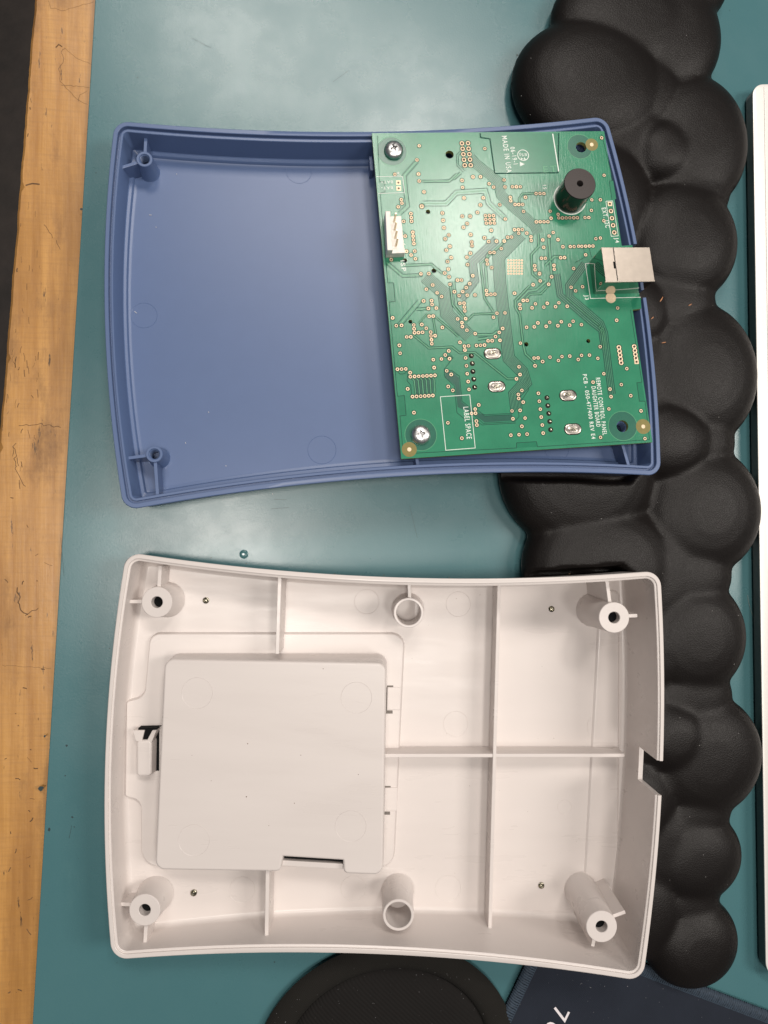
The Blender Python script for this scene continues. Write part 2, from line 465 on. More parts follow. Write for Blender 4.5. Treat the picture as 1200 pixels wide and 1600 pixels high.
crackline([(28, 920), (30, 950), (44, 960)], .6, 3); crackline([(40, 962), (60, 950)], .4, 2)
crackline([(2, 1040), (80, 1044)], 0.15); crackline([(70, 880), (82, 884)], 0.2)
ck = flat_up(mb.build('surface_crack', 'crack', bench, 0)); ck['kind'] = 'stuff'

mb = MB()
mp = [B0.px(152, -60, 0), B0.px(48, 1640, 0)]
dxm = (mp[1][0] - mp[0][0]) / (mp[1][1] - mp[0][1])
def mx(y): return mp[0][0] + dxm * (y - mp[0][1])
mb.prism([(mx(-330), -330), (420, -330), (420, 420), (mx(420), 420)], -1.95, 0.0)
matob = mb.build('bench_mat', 'mat', None, 30, bevel=0.35)
tag(matob, 'teal vinyl bench mat lying under both plastic shells', 'mat')
mb = MB()
def mark_(px, r):
    c = B0.px(*px, 0); n_ = 9; a0 = random.uniform(0, 6)
    mb.add([(c[0] + r * random.uniform(.6, 1.2) * math.cos(a0 + 6.283 * i / n_), c[1] + r * random.uniform(.6, 1.2) * math.sin(a0 + 6.283 * i / n_), .03) for i in range(n_)], [tuple(range(n_))])
for px, r in (((77, 1296), .65), ((104, 1165), .45), ((113, 1277), .4), ((116, 1292), .25), ((70, 1150), .5), ((171, 1013), .3), ((102, 1212), .3), ((215, 121), .3), ((64, 1232), 1.1), ((127, 327), .5), ((429, 1503), .3), ((150, 270), .25), ((808, 86), .5)): mark_(px, r)
for a, b_ in (((428, 780), (448, 781)), ((424, 795), (452, 793)), ((108, 1310), (112, 1290)), ((95, 840), (100, 900)), ((640, 790), (652, 840)), ((300, 60), (330, 75)), ((545, 110), (520, 128))):
    mb.strip([B0.px(*a, .03), B0.px(*b_, .03)], .12, .03)
o = flat_up(mb.build('scuff_mark', 'scuff', matob, 0)); o['kind'] = 'stuff'
mb = MB(); c = B0.px(381, 866, 0)
mb.lathe(c, [(1.75, 0.02), (1.6, 0.16), (1.2, 0.28), (0.6, 0.35), (0.1, 0.36)], 24, False, True)
tag(mb.build('resin_drop', 'drop'), 'small clear dried drop on the teal mat above the white housing', 'drop')

# ------------------------------------------------------------------ shells: shared outline maths
def shell_outline(corners, sag, d, r, ne=22, nc=8):
    """corners TL, TR, BR, BL (x,y) going clockwise; sag: bulge outward for top, right, bottom, left; inset by d"""
    P = [Vector(c) for c in corners]
    cen = sum(P, Vector((0, 0))) / 4
    E = []
    for i in range(4):
        a, b = P[i], P[(i + 1) % 4]; t = (b - a); L = t.length; t.normalize(); nrm = Vector((-t.y, t.x))   # outward for clockwise order
        s = sag[i]
        E.append((a, b, t, nrm, s, L))
    # inset corner = meet of the end tangents moved inward
    def tang(e, end):
        a, b, t, nrm, s, L = e; k = 4 * s / L
        return (t + nrm * (k if end == 0 else -k)).normalized()
    C = []
    for i in range(4):
        e0, e1 = E[i - 1], E[i]
        t0, t1 = tang(e0, 1), tang(e1, 0)
        n0, n1 = Vector((-t0.y, t0.x)), Vector((-t1.y, t1.x))
        C.append(P[i] - (n0 + n1) * (d / (1 + n0.dot(n1))))
    pts = []
    for i in range(4):
        a, b = C[i], C[(i + 1) % 4]; t = (b - a); L = t.length; t.normalize(); nrm = Vector((-t.y, t.x)); s = sag[i]
        rr = max(r - d, 0.9)
        u0 = rr / L
        def at(u): return a + (b - a) * u + nrm * (4 * s * u * (1 - u))
        if i == 0: first = at
        seg = [at(u0 + (1 - 2 * u0) * k / ne) for k in range(ne + 1)]
        pts.append((seg, C[(i + 1) % 4]))
    out = []
    for i in range(4):
        seg, corner = pts[i]; nxt = pts[(i + 1) % 4][0][0]
        out += seg
        A, B = seg[-1], nxt
        for k in range(1, nc):
            u = k / nc; w = 0.72
            q0, q1, q2 = (1 - u) ** 2, 2 * w * u * (1 - u), u * u
            out.append((A * q0 + corner * q1 + B * q2) / (q0 + q1 + q2))
    return [(p.x, p.y) for p in out][::-1]        # counter-clockwise
def sagitta(fr, a, b, m):
    A, B, Mm = Vector(fr.px(*a)), Vector(fr.px(*b)), Vector(fr.px(*m)); t = (B - A).normalized(); n = Vector((-t.y, t.x)); d = Mm - A
    u = d.dot(t) / (B - A).length
    return d.dot(n) / (4 * u * (1 - u))
def under(fr, x, y, ramp_fn):
    """local z at which the line below (x,y) meets the sloping rest height ramp_fn(world x)"""
    z = -12.0
    for _ in range(6):
        w = fr.world((x, y, z)); z -= (w.z - ramp_fn(w.x)) / fr.Z.z
    return z

# ------------------------------------------------------------------ blue shell
BF = Frame.plane((-0.095, 0.095, 1), 256.3, (600, 480), ((175, 490), (1012, 470)))
bc = [(179, 188), (947.5, 181), (1033, 743.5), (193, 798)]     # TL TR BR BL
bm_ = [(563, 205.5), (1009.5, 461), (615, 745), (163, 490)]
BC = [BF.px(*p) for p in bc]
BS = [sagitta(BF, bc[i], bc[(i + 1) % 4], bm_[i]) for i in range(4)]
def rest_ramp(xw): return 0.4 + max(0.0, min(1.0, (xw + 100) / 190)) * 9.5
blue = thing('blue_shell', 'blue plastic enclosure half lying open with a green circuit board in it', 'enclosure', BF)
def bo(d): return shell_outline(BC, BS, d, 5.2)
BFLOOR = -11.5
L = []
l = bo(3.8); L.append([(x, y, under(BF, x, y, rest_ramp)) for x, y in l])
l = bo(2.8); L.append([(x, y, under(BF, x, y, rest_ramp) + 1.0) for x, y in l])
for d, z in ((1.7, -8.0), (0.3, -1.2), (0, -0.45), (0.08, -0.15), (0.3, 0), (1.55, 0), (1.72, -0.15), (1.80, -1.7), (2.55, -1.7), (2.62, -0.75), (2.75, -0.62), (3.45, -0.62), (3.6, -0.8), (4.7, -9.7), (4.95, -9.95), (6.0, -10.1), (6.15, -10.25), (6.5, BFLOOR + 0.3), (7.4, BFLOOR), (7.7, BFLOOR)):
    L.append([(x, y, z) for x, y in bo(d)])
mb = MB(); mb.loops(L)
tray = mb.build('tray', 'blue', blue, 28)
# opening in the right wall for the socket
a = Vector(BF.px(1006, 380)); b = Vector(BF.px(1019, 464)); d = (b - a).normalized(); nn = Vector((-d.y, d.x))
mb = MB(); mb.prism([tuple(a - nn * 9), tuple(b - nn * 9), tuple(b + nn * 8), tuple(a + nn * 8)], -6.5, 4)
cut(tray, [mb.build('cutter', 'blue', blue, 0)])
ZB, ZBT = 1.4, -0.2            # board top and underside in the shell's axes
def boss(fr, parent, name, mat, px, ztop, zbase, ro, ri, base_grow=0.5, depth=9, thread=False, rim=0.15, n=40):
    c = fr.px(*px, ztop)
    mb = MB()
    zf = zbase(c[0], c[1]) if callable(zbase) else zbase
    mb.lathe(c, [(ro + base_grow + 0.5, zf - 0.3), (ro + base_grow, zf + 0.6), (ro, ztop - rim), (ro - rim, ztop), (ri + rim, ztop), (ri, ztop - rim), (ri * 0.97, ztop - depth)], n, True, True)
    o = mb.build(name, mat, parent, 40)
    if thread:
        t = MB()
        for k in range(5):
            z = ztop - 0.7 - k * 0.85
            t.lathe(c, [(ri + 0.02, z + 0.3), (ri - 0.32, z), (ri + 0.02, z - 0.3)], 28)
        t.build('thread', mat, o, 30)
    return c
bt = -2.6
b1 = boss(BF, blue, 'screw_boss', 'blue', (225.5, 248.5), bt, BFLOOR, 2.95, 1.95, 0.55, 7.5, True)
b2 = boss(BF, blue, 'screw_boss', 'blue', (241, 709.5), bt, BFLOOR, 2.95, 1.95, 0.55, 7.5, True)
b3 = boss(BF, blue, 'screw_boss', 'blue', (907.5, 231), ZBT - 0.02, BFLOOR, 3.3, 2.1, 0.55, 9.5, True)
b4 = boss(BF, blue, 'screw_boss', 'blue', (971, 667.5), ZBT - 0.02, BFLOOR, 3.3, 2.1, 0.55, 9.5, True)
for c, px in ((b1, (228, 205)), (b1, (188, 262)), (b2, (246, 775)), (b2, (198, 716)), (b4, (984, 733))):
    e = Vector(BF.px(*px, -3.2)); cc = Vector(c); dd = (e - cc).normalized()
    mb = MB(); mb.wall(tuple(cc + dd * 2.6), tuple(e), 1.15, BFLOOR - 0.2, -3.2); mb.build('gusset', 'blue', blue, 0, bevel=0.12)
mb = MB(); mb.wall(BF.px(651, 716, -3.5), BF.px(654, 733, -3.5), 1.2, BFLOOR - 0.2, -3.5); mb.build('gusset', 'blue', blue, 0, bevel=0.12)
mb = MB(); mb.wall(BF.px(906, 196, -3.0), BF.px(907, 215, -3.0), 1.2, BFLOOR - 0.2, -3.0); mb.build('gusset', 'blue', blue, 0, bevel=0.12)
mb = MB(); mb.wall(BF.px(579, 244, -5.5), BF.px(581, 266, -5.5), 1.2, BFLOOR - 0.2, -5.5); mb.build('support_rib', 'blue', blue, 0, bevel=0.12)
for px, r in (((467, 268), 5.0), ((503, 703), 5.4), ((225, 493), 4.9), ((870, 700), 5.0)):
    mb = MB(); c = BF.px(*px, BFLOOR); mb.lathe(c, [(r, BFLOOR - 0.02), (r - 0.07, BFLOOR + 0.07), (r - 0.2, BFLOOR - 0.02)], 48)
    mb.build('ejector_mark', 'blue', blue, 20)
mb = MB()
for px, ang, ln in (((235, 336), 5, 0.9), ((212, 488), 40, 1.2), ((276, 272), 0, .4), ((326, 644), 60, .5), ((353, 728), 10, .5), ((290, 692), 80, .5), ((244, 355), 10, .4), ((426, 772), 60, .4)):
    c = BF.px(*px, BFLOOR + 0.1); a = math.radians(-ang); v = Vector((math.cos(a), math.sin(a))) * ln / 2
    mb.tube([(c[0] - v.x, c[1] - v.y, BFLOOR + 0.12), (c[0] + v.x, c[1] + v.y, BFLOOR + 0.16)], 0.10, 5)
lint = mb.build('lint', 'lint'); lint.matrix_world = BF.mat(); lint['kind'] = 'stuff'; lint['label'] = 'pale lint specks scattered over the floor of the blue shell'; lint['category'] = 'lint'

# ------------------------------------------------------------------ circuit board
board = thing('circuit_board', 'green printed circuit board with black buzzer and silver socket in the blue shell', 'circuit board', BF)
def bp(x, y, z=ZB): return BF.px(x, y, z)
outl = [(581, 208), (944, 205), (971.5, 384), (988, 383), (1002, 482), (988.5, 484), (1019.5, 691), (627, 717)]
mb = MB(); mb.prism([bp(*p) for p in outl], ZBT, ZB)
sub = mb.build('board_panel', 'pcb', board, 0)
sub.data.materials.append(M['edge']); sub.data.materials.append(M['hole'])
holes = [((616, 233), 2.2), ((657.5, 679), 2.2), ((908, 230), 2.15), ((972.5, 666), 2.3), ((702.5, 241.5), 1.6), ((840, 240.5), 1.35),
         ((668.8, 331), .85), ((632.7, 407), .85), ((678, 423), .9), ((641.3, 502.6), .75), ((822.3, 538), .85), ((919.2, 532.8), .8)]
cs = []
for p, r in holes:
    c = MB(); c.lathe(bp(*p), [(r, ZBT - 2), (r, ZB + 2)], 28, True, True); cs.append(c.build('cutter', 'edge', board, 0))
cut(sub, cs)
for p in sub.data.polygons:
    if abs(p.normal.z) < 0.5: p.material_index = 1
sub.data.polygons.foreach_set('use_smooth', [False] * len(sub.data.polygons))
zt = ZB
# copper: etched gaps (dark hairlines) and traces, one flat print of its own depth
gap = MB(); trc = MB(); lane = MB()
def off_path(pts, o):
    P = [Vector(p) for p in pts]; out = []
    for i, p in enumerate(P):
        d0 = (P[i] - P[i - 1]).normalized() if i else None; d1 = (P[i + 1] - P[i]).normalized() if i < len(P) - 1 else None
        d0 = d0 or d1; d1 = d1 or d0; t = (d0 + d1).normalized(); n = Vector((-t.y, t.x)); k = 1 / max(0.5, n.dot(Vector((-d0.y, d0.x))))
        out.append(tuple(p + n * o * k))
    return out
def hair(pts, w=0.23, z=0.020): gap.strip([bp(*p) for p in pts], w, zt + z)
def pair(pts, sep=3.4):
    """a trace between its two etched gaps"""
    trc.strip([bp(*p) for p in pts], 0.36, zt + 0.034)
    for s in (-1, 1): hair(off_path(pts, s * sep / 2))
def bus(pts, n, sp):
    lane.strip([bp(*p) for p in pts], (n * sp + 1) / 4.3, zt + 0.014)
    for i in range(n):
        trc.strip([bp(*p) for p in off_path(pts, (i - (n - 1) / 2) * sp)], 0.15, zt + 0.034)
    for s in (-1, 1): hair(off_path(pts, s * (n * sp / 2 + .5)), 0.16)
pair([(652, 252), (648.5, 255), (632, 274), (634, 300), (637, 322), (624, 334)], 6)
bus([(735, 246), (744, 256), (778, 283), (783, 305), (800, 322), (835, 352), (841, 365)], 7, 2.0)
bus([(814, 366), (779, 402), (781, 440), (788, 500), (795, 560), (816, 581), (821, 598), (804, 616), (807, 640)], 8, 2.2)
bus([(664, 432), (694, 458), (698, 490), (734, 526)], 9, 2.1)
bus([(776, 374), (738, 410), (742, 438), (720, 468)], 3, 4.0)
pair([(788, 378), (751, 412), (757, 466), (770, 486)]); pair([(763, 395), (758, 410), (761, 450)], 4)
pair([(703, 440), (707, 476), (724, 496)]); pair([(709, 440), (713, 478), (728, 497)], 4)
pair([(728, 503), (740, 491), (772, 490)], 3); pair([(744, 523), (770, 523), (778, 517)], 4); pair([(747, 530), (762, 528)], 4)
bus([(870, 428), (875, 461), (922, 502), (940, 516), (944, 546)], 3, 3.0)
bus([(914, 412), (889, 446), (890, 464), (938, 505), (944, 520), (951, 578), (956, 616)], 4, 2.6)
pair([(841, 366), (842, 385), (830, 398), (832, 428), (842, 437)], 3.5); pair([(857, 366), (859, 395), (862, 430), (857, 444)], 4)
pair([(828, 446), (805, 470), (805, 480), (812, 492), (817, 536), (821, 553), (836, 567)], 3.4)
pair([(853, 440), (838, 453), (825, 455), (811, 470)], 4); pair([(857, 446), (845, 459), (828, 460), (820, 468)], 3)
pair([(852, 415), (866, 401), (876, 401)], 4); pair([(812, 318), (811, 310), (816, 303), (835, 302)], 3)
pair([(656, 470), (624, 508)], 7); pair([(650, 483.5), (667, 482)], 4); pair([(668, 490), (654, 505)], 2); pair([(677, 497), (681, 522)], 3)
pair([(645, 523), (670, 544), (706, 542), (718, 551.5), (742, 551), (793, 592), (806, 592)], 3)
pair([(681, 496), (705, 516), (716, 526)], 3)
hair([(697, 560), (703, 554), (708, 559), (694, 577), (695, 589), (710, 603), (714, 645), (730, 658), (744, 658)])
hair([(699, 579), (706, 579), (718, 588), (722, 627), (736, 638)]); hair([(743, 638), (755, 648), (801, 646), (806, 640)]); hair([(741, 649), (755, 661.5), (804, 659), (811, 651), (809, 634), (826, 609), (822, 575)])
hair([(753, 646), (757, 650), (800, 648)]); hair([(738, 653), (753, 664), (806, 661)])
for i in range(6): pair([(644 + i * 6.3, 591 - i * 0.4), (647.3 + i * 6.2, 595 - i * 0.4), (649.5 + i * 6.0, 616 - i * 0.4)], 2.4)
hair([(620, 580), (625, 584.5), (632, 584), (636, 580)]); hair([(637, 584), (636, 595), (642, 602), (643, 616)])
pair([(604, 410), (629, 431), (660, 430)], 5); pair([(630, 415), (674, 413), (692, 428)], 4)
pair([(660, 283.5), (702, 283), (714, 272)], 4); pair([(660, 318), (697, 318), (713, 301), (758, 298), (764, 318), (789, 341)], 8)
hair([(721, 238), (716, 244), (717, 258), (727, 267)]); hair([(719, 236), (713, 242), (714, 259), (724, 269)]); pair([(709, 280), (720, 270)], 4)
hair([(629, 361), (636, 367)])
hair([(873, 208), (872, 270), (773, 271), (765.5, 217), (751, 215), (750, 208)], 0.5)
hair([(911, 384), (914, 402), (899, 410)]); hair([(920, 384), (924, 402)])
# edge of the copper plane, with its teeth
hair([(590, 212), (593, 284), (600, 284), (602, 300), (594, 302), (606, 442), (615, 442), (617.5, 471), (608, 472), (621, 619), (632, 618), (634.5, 649), (625, 650), (630, 709), (807, 700), (807, 692), (838, 690), (840, 698), (1015, 687)], 0.22)
hair([(940, 210), (958, 282), (952, 283), (956, 312)], 0.22); hair([(985, 484), (1003, 597), (995, 598), (999, 627), (1008, 627), (1015, 687)], 0.22)
g = flat_up(gap.build('etched_gap', 'gap', board, 0)); g['kind'] = 'stuff'
t = flat_up(lane.build('etched_lane', 'lane', board, 0)); t['kind'] = 'stuff'
t = flat_up(trc.build('copper_trace', 'trace', board, 0)); t['kind'] = 'stuff'
for q in ([(606, 442), (615, 442), (617.5, 471), (608, 472)], [(621, 619), (632, 618), (634.5, 649), (625, 650)], [(807, 700), (807, 692), (838, 690), (840, 698)],
          [(995, 598), (1003, 597), (1008, 627), (999, 627)], [(952, 283), (958, 282), (963, 311), (956, 312)], [(985, 466), (1001, 464), (1002, 481), (988, 483)],
          [(593, 284), (600, 284), (602, 300), (594, 302)], [(773, 271), (872, 270), (871, 208), (752, 208), (753, 214), (766, 216)],
          [(696, 580), (707, 581), (717, 590), (721, 628), (736, 640), (757, 649), (757, 660), (741, 648), (715, 636), (711, 602), (696, 589)], [(757, 649.5), (800, 647.5), (803, 657), (757, 660)],
          [(645, 592), (676, 590), (677, 615), (649, 617)]):
    mb = MB(); mb.add([(*bp(*p), zt + 0.012) for p in q], [tuple(range(len(q)))]); flat_up(mb.build('bare_patch', 'patch' if q[0][0] not in (696, 757, 645) else 'lane', board, 0))
# vias
VIA = """655,228 651.5,250 617,272.5 654,272 655,283 662.5,300 627,312 628,317.5 622.3,323.3 642,334 642.6,340 643,345.8 630.7,346 645,363 645.5,369 646,375 646.7,380.8 633,369 635.2,392.8 642.3,398.5 648,392.5 649,404.5 611.3,405.8 691.2,333 692.4,344.4 693.6,356 701.2,367.4 695.6,373.3 703,385 697.4,391 704.9,402.6 699.2,408.7 700.5,420.6 694.9,426.8 657.7,428 670,427.7
722.3,338 734.5,338 729.8,349.4 724.2,355.3 735.4,366.7 737,378.4 737.5,384 735,395.8 729.5,402 730.6,413.6 750.6,320.3 746,332 758.5,337 764.7,337 771,337 759,343 765.5,343 771.6,343 760,348.8 766,348.6 772.2,348.6 767.5,360 757,371.7 763.5,377.5 775.7,377 787.8,376.8 793.2,370.8 799.3,370.5 783.2,388.4 765.7,394.7 771.8,394.5 760.7,406.6 761.5,412.6 768.3,418.2 780.8,320 789.5,342.3
757.5,232.3 739,276.5 750.8,276.3 722,282 722.8,293 725,309.5 755.2,309.2 764.3,287.2 771.2,292.5 787.6,281.2 789,292.2 800.6,292 806.8,292 813,292 797.3,308.5 797.9,313.9 804.8,319.6 810.5,319.6 816.5,319.6 818,330.5 838,346.8 844,346.6 850,346.6 856,346.6 859.7,330 861,341 872,335 873,340.6 878.7,340.6 884.6,340.6 890.3,340.4 896.5,340.4 902,340.2 914,340 920,340
804,359 810,359 816,358.8 810.5,364.6 823,364.4 829.5,370 830,375.8 848,375 849.5,386.5 858,369 864.3,363.4 871.8,374.5 879.5,385.6 891,385.4 897,385.4 909,385 915,384.8 920.7,384.6 926.4,384.5 915,398.2 846,403.6 852,403.6 876,402.8 882,402.6 835.4,415.4 836,421.5 843,427.2 865.5,414.7 866,420.7 896.3,419.6 837.6,302.5 843.7,302.5 849.8,302.5 821,308.4 943.8,274 940,215.5 924.7,312.4 938,312.2 924,328.8 943.5,345 931,373
701.7,432.6 703,444.3 676,445.5 666.2,452 683,457.7 690,463.5 661.8,470.3 674.3,469.8 675,475.8 669.3,482 681.7,481.5 670.6,494.3 676.8,494 613.5,496.8 619.2,509 627.4,508.5 646.5,507.8 647,513.8 647.6,520 653.8,519.8 660.2,519.3 659,507.2 666,513 672.8,519 673.5,525 679.8,524.6 674.2,531 674.7,537.1 635.5,526.6 641.8,526.4 691.2,511.7 624,539.7 710,455.9
714.8,437.8 721,437.7 733.8,443.4 728.4,449.4 738.7,431 723,455.7 717.3,462 730,461.4 742.2,461 718.5,474 725,473.8 725.5,479.8 726.2,485.8 715,498.4 727.5,498 721.7,504.2 722.4,510.3 729.5,516 742.5,521.4 760,454.2 760.8,460.2 767,460 773.2,459.7 776.5,489.5 789,489 771,495.8 804,458.3 785.4,513.3 780,519.5 774.2,526 762.6,532.6 769,532.4 781.2,531.8 718.7,535
833,445 842.8,428 844,439 861.8,432.5 857.2,444.2 817.5,469.6 823.7,469.4 812.2,476 812.8,482 831.3,481 836.5,474.8 849.6,480 855,474 868,479.3 873.2,473.2 886.2,478.6 892.3,449 899.3,454.5 910.2,448.1 822.7,511.5 834.7,510.8 840.4,504.6 853.3,510 858.8,503.7 871.6,509 877,502.8 890,508.2 895.4,502 908.4,507.4 813.1,536.2
965,481.3 963.5,500.5 937.7,541.8 934,560 921,555 908.6,555.3 903.4,561.8 943.4,584 926.6,597.2 953,608 954.6,619.8 970.7,601 979.3,576 985.5,618.3 951.3,639 1001.5,642 938.3,683.4 1007.7,685.3
625.2,552 677,562 678.3,574.4 689.8,561 695.7,554.8 701.2,548.3 702.4,560.5 698,579.5 705,585.2 700.3,604 707.5,610 621,577 627.5,576.8 634,576.5 640.8,582.3 641.2,588.7 647.8,588.3 654.2,588 660.8,587.6 667,587.3 673.4,587 679.6,586.6 637,607.7 644.5,619.8 650.8,619.5 657.2,619.2 663.6,618.8 670,618.5 676.3,618 646.8,644.8
725.7,541 732,540.5 726.4,547 744.5,540 750.7,539.6 757,539.3 727.5,559.3 728.8,571.6 730,584 731.5,596.2 732.8,608.5 811,573.2 812.5,585.3 806.9,592 815.4,610 809.8,616.4 810.4,622.7 817.4,628.4 748,632.8 742.4,639.2 743,645.7 736.9,646 800,642.1 812.6,641.2
834.5,559.5 840.7,559.2 847.8,565 836,571.6 859.3,558.2 872.4,563.4 878,557.2 890.2,556.5 841.2,614.6 842.6,627 844.2,639.4 845.6,651.7 847.3,664.2 848.7,676.8 699.8,660.7 721.6,684.7 744.3,658 745,664.2 801.4,654.4 820.4,653.3 815.4,666.2 798.2,680 811,679.2 823.5,678.4 938,372 904,384.8"""
via = MB(); vh = MB(); halo = MB()
pv = [tuple(map(float, s.split(','))) for s in VIA.split()]
def add_via(p, ro, ri, dark=True):
    c = bp(*p)
    if dark: halo.ring(c, ro * 0.95, ro + 0.26, zt + 0.044, 14)
    via.lathe(c, [(ro, zt + 0.03), (ro * 0.93, zt + 0.075), (ri * 1.08, zt + 0.075), (ri, zt + 0.05)], 14)
    vh.disc(c, ri * 1.04, zt + 0.052, 10)
for p in pv: add_via(p, random.uniform(0.63, 0.72), random.uniform(0.28, 0.35))
for j in range(6):
    for i in range(6): add_via((794.2 + i * 4.25, 406.8 + j * 4.2), 0.44, 0.17, False)
hp = [(721.8, 224), (731.2, 223.7), (722.8, 232.5), (732.2, 232.3), (724, 241), (733.4, 241), (725, 249.6), (734.4, 249.3), (726.2, 258.3), (735.5, 258.2)]
hp += [(954.6, 329.7), (956.2, 340.9), (958, 352), (959.8, 363.2)]
hp += [(967, 542.8), (968, 548.7), (968.9, 554.8), (969.7, 560.8), (970.5, 566.7), (991, 541.5), (992, 547.7), (992.8, 553.6), (993.6, 559.5)]
for p in hp: add_via(p, 0.92, 0.48)
add_via((659, 322.3), 0.9, 0.3)
for p in ((622.5, 285.5), (623, 294.5), (952.8, 318.7), (994.5, 565.4)):
    x, y = bp(*p); via.prism([(x - .85, y - .85), (x + .85, y - .85), (x + .85, y + .85), (x - .85, y + .85)], zt + 0.03, zt + 0.075); vh.disc((x, y), 0.45, zt + 0.08, 12)
for o in (via.build('plated_via', 'gold', board, 40), flat_up(vh.build('via_hole', 'hole', board, 0)), flat_up(halo.build('via_clearance', 'gap', board, 0))): o['kind'] = 'stuff'
# mounting rings, fiducials
for p, r0, r1 in (((612.5, 236.5), 2.25, 5.6), ((657.5, 679.5), 2.25, 5.75), ((906, 229), 2.2, 4.9), ((973, 665.5), 2.35, 5.5)):
    mb = MB(); c = bp(*p); h = bp(*{612.5: (616, 233), 657.5: (657.5, 679), 906: (908, 230), 973: (972.5, 666)}[p[0]])
    a = circ(c, r1, 48); b = circ(h, r0, 48)
    mb.add([(*q, zt + 0.016) for q in a + b], [(i, (i + 1) % 48, 48 + (i + 1) % 48, 48 + i) for i in range(48)]); flat_up(mb.build('mounting_ring', 'ring', board, 0))
    mb = MB(); mb.ring(c, r1 - 0.02, r1 + 0.2, zt + 0.02, 48); flat_up(mb.build('ring_edge', 'trace', board, 0))
for p, r in (((924.5, 226), 2.5), ((1005, 666.5), 2.85), ((639.5, 702.3), 2.75)):
    mb = MB(); c = bp(*p); mb.disc(c, r, zt + 0.022, 36); o = flat_up(mb.build('fiducial', 'olive', board, 0))
    mb = MB(); mb.lathe(c, [(0.78, zt + 0.03), (0.74, zt + 0.07), (0.01, zt + 0.07)], 20); mb.build('target_dot', 'gold', o, 30)
mb = MB(); mb.lathe(bp(954.3, 465.5), [(2.05, zt + 0.02), (1.95, zt + 0.12), (0.01, zt + 0.14)], 32); mb.build('ground_pad', 'gold', board, 30)
# solder joints: oval pads with a bent tab under the solder
for p, dy in (((769.5, 552.5), .5), ((776, 604), 0), ((887.5, 618), .5), ((895, 670.5), 0)):
    c = bp(*p); mb = MB()
    def stad(a, b, z, ox=0, oy=0):
        out = []
        for i in range(40):
            t = 2 * math.pi * i / 40; out.append((c[0] + ox + (a - b if math.cos(t) > 0 else b - a) + b * math.cos(t), c[1] + oy + b * math.sin(t), z))
        return out
    mb.loops([stad(3.4, 2.2, zt + 0.02), stad(3.35, 2.15, zt + 0.14), stad(3.0, 1.8, zt + 0.32), stad(2.3, 1.2, zt + 0.36), stad(1.6, .72, zt + 0.26), stad(1.2, .5, zt + .16)], False, True)
    o = mb.build('solder_pad', 'tin', board, 60)
    mb = MB(); mb.prism(round_poly([(c[0] - 1.3, c[1] + dy - .6), (c[0] + 1.2, c[1] + dy - .7), (c[0] + .9, c[1] + dy + .55), (c[0] - .7, c[1] + dy + .5)], .3, 3), zt + 0.05, zt + 0.42); mb.build('bent_tab', 'dark_tin', o, 30, bevel=.1)
for p in ((736.5, 556), (738, 568), (738.9, 580.5), (740.3, 592.5), (741.6, 605), (854.6, 621.5), (856, 633.8), (857.5, 646), (859, 658.6), (860.4, 671.4)):
    c = bp(*p); mb = MB(); mb.lathe(c, [(0.98, zt + 0.02), (0.92, zt + 0.12), (0.6, zt + 0.22), (.42, zt + 0.55), (.30, zt + .62), (0.02, zt + .62)], 16)
    mb.build('solder_joint', 'dark_tin', board, 50)
# buzzer
c = bp(890.5, 310.5); zh = zt + 10.6
bz = part('buzzer', board)
mb = MB(); mb.lathe(c, [(6.0, zt + .3), (6.05, zh - .25), (5.85, zh - .02)], 64); mb.build('buzzer_can', 'black_plastic', bz, 40)
mb = MB(); mb.lathe(c, [(5.85, zh - .02), (5.7, zh), (1.25, zh), (1.2, zh - .1), (1.15, zh - 2.5)], 64, False, True); mb.build('buzzer_top', 'black_top', bz, 40)
mb = MB(); mb.disc(c, 1.14, zh - 2.4, 24); flat_up(mb.build('sound_hole', 'void', bz, 0))
mb = MB(); mb.ring(c, 6.05, 6.5, zt + .05, 64); flat_up(mb.build('outline_ring', 'silk', board, 0))
# square USB socket
us = part('usb_socket', board)
zh = zt + 11.6
T = [bp(939.5, 386.5, zh), bp(1015, 386.5, zh), bp(1023, 438.5, zh), bp(946.5, 440, zh)]
mb = MB(); mb.prism(round_poly(T, 0.35, 3), zt + 0.05, zh - 0.12); mb.build('socket_shell', 'usb_side', us, 30)
def lerp(a, b, t): return (a[0] + (b[0] - a[0]) * t, a[1] + (b[1] - a[1]) * t)
TI = T
s0, s1 = 0.238, 0.25
mb = MB(); mb.prism(inset_poly([TI[0], lerp(TI[0], TI[1], s0), lerp(TI[3], TI[2], s0), TI[3]], 0.02), zh - 0.11, zh); mb.build('rear_cover', 'usb_top', us, 0, bevel=.08)
mb = MB(); mb.prism(inset_poly([lerp(TI[0], TI[1], s1), TI[1], TI[2], lerp(TI[3], TI[2], s1)], 0.02), zh - 0.11, zh + .03); mb.build('top_plate', 'usb_top', us, 0, bevel=.08)
mb = MB(); m0 = lerp(lerp(TI[0], TI[1], .238), lerp(TI[3], TI[2], .238), .42); m1 = lerp(lerp(TI[0], TI[1], .238), lerp(TI[3], TI[2], .238), .62)
mb.wall((m0[0] - .35, m0[1]), (m1[0] - .35, m1[1]), 0.62, zh, zh + .04); mb.build('latch_slot', 'void', us, 0)
mb = MB(); mb.wall(lerp(TI[3], TI[2], -.01), lerp(TI[3], TI[2], 1.01), .5, zh - .8, zh - .02); mb.build('lower_lip', 'usb_top', us, 0, bevel=.15)
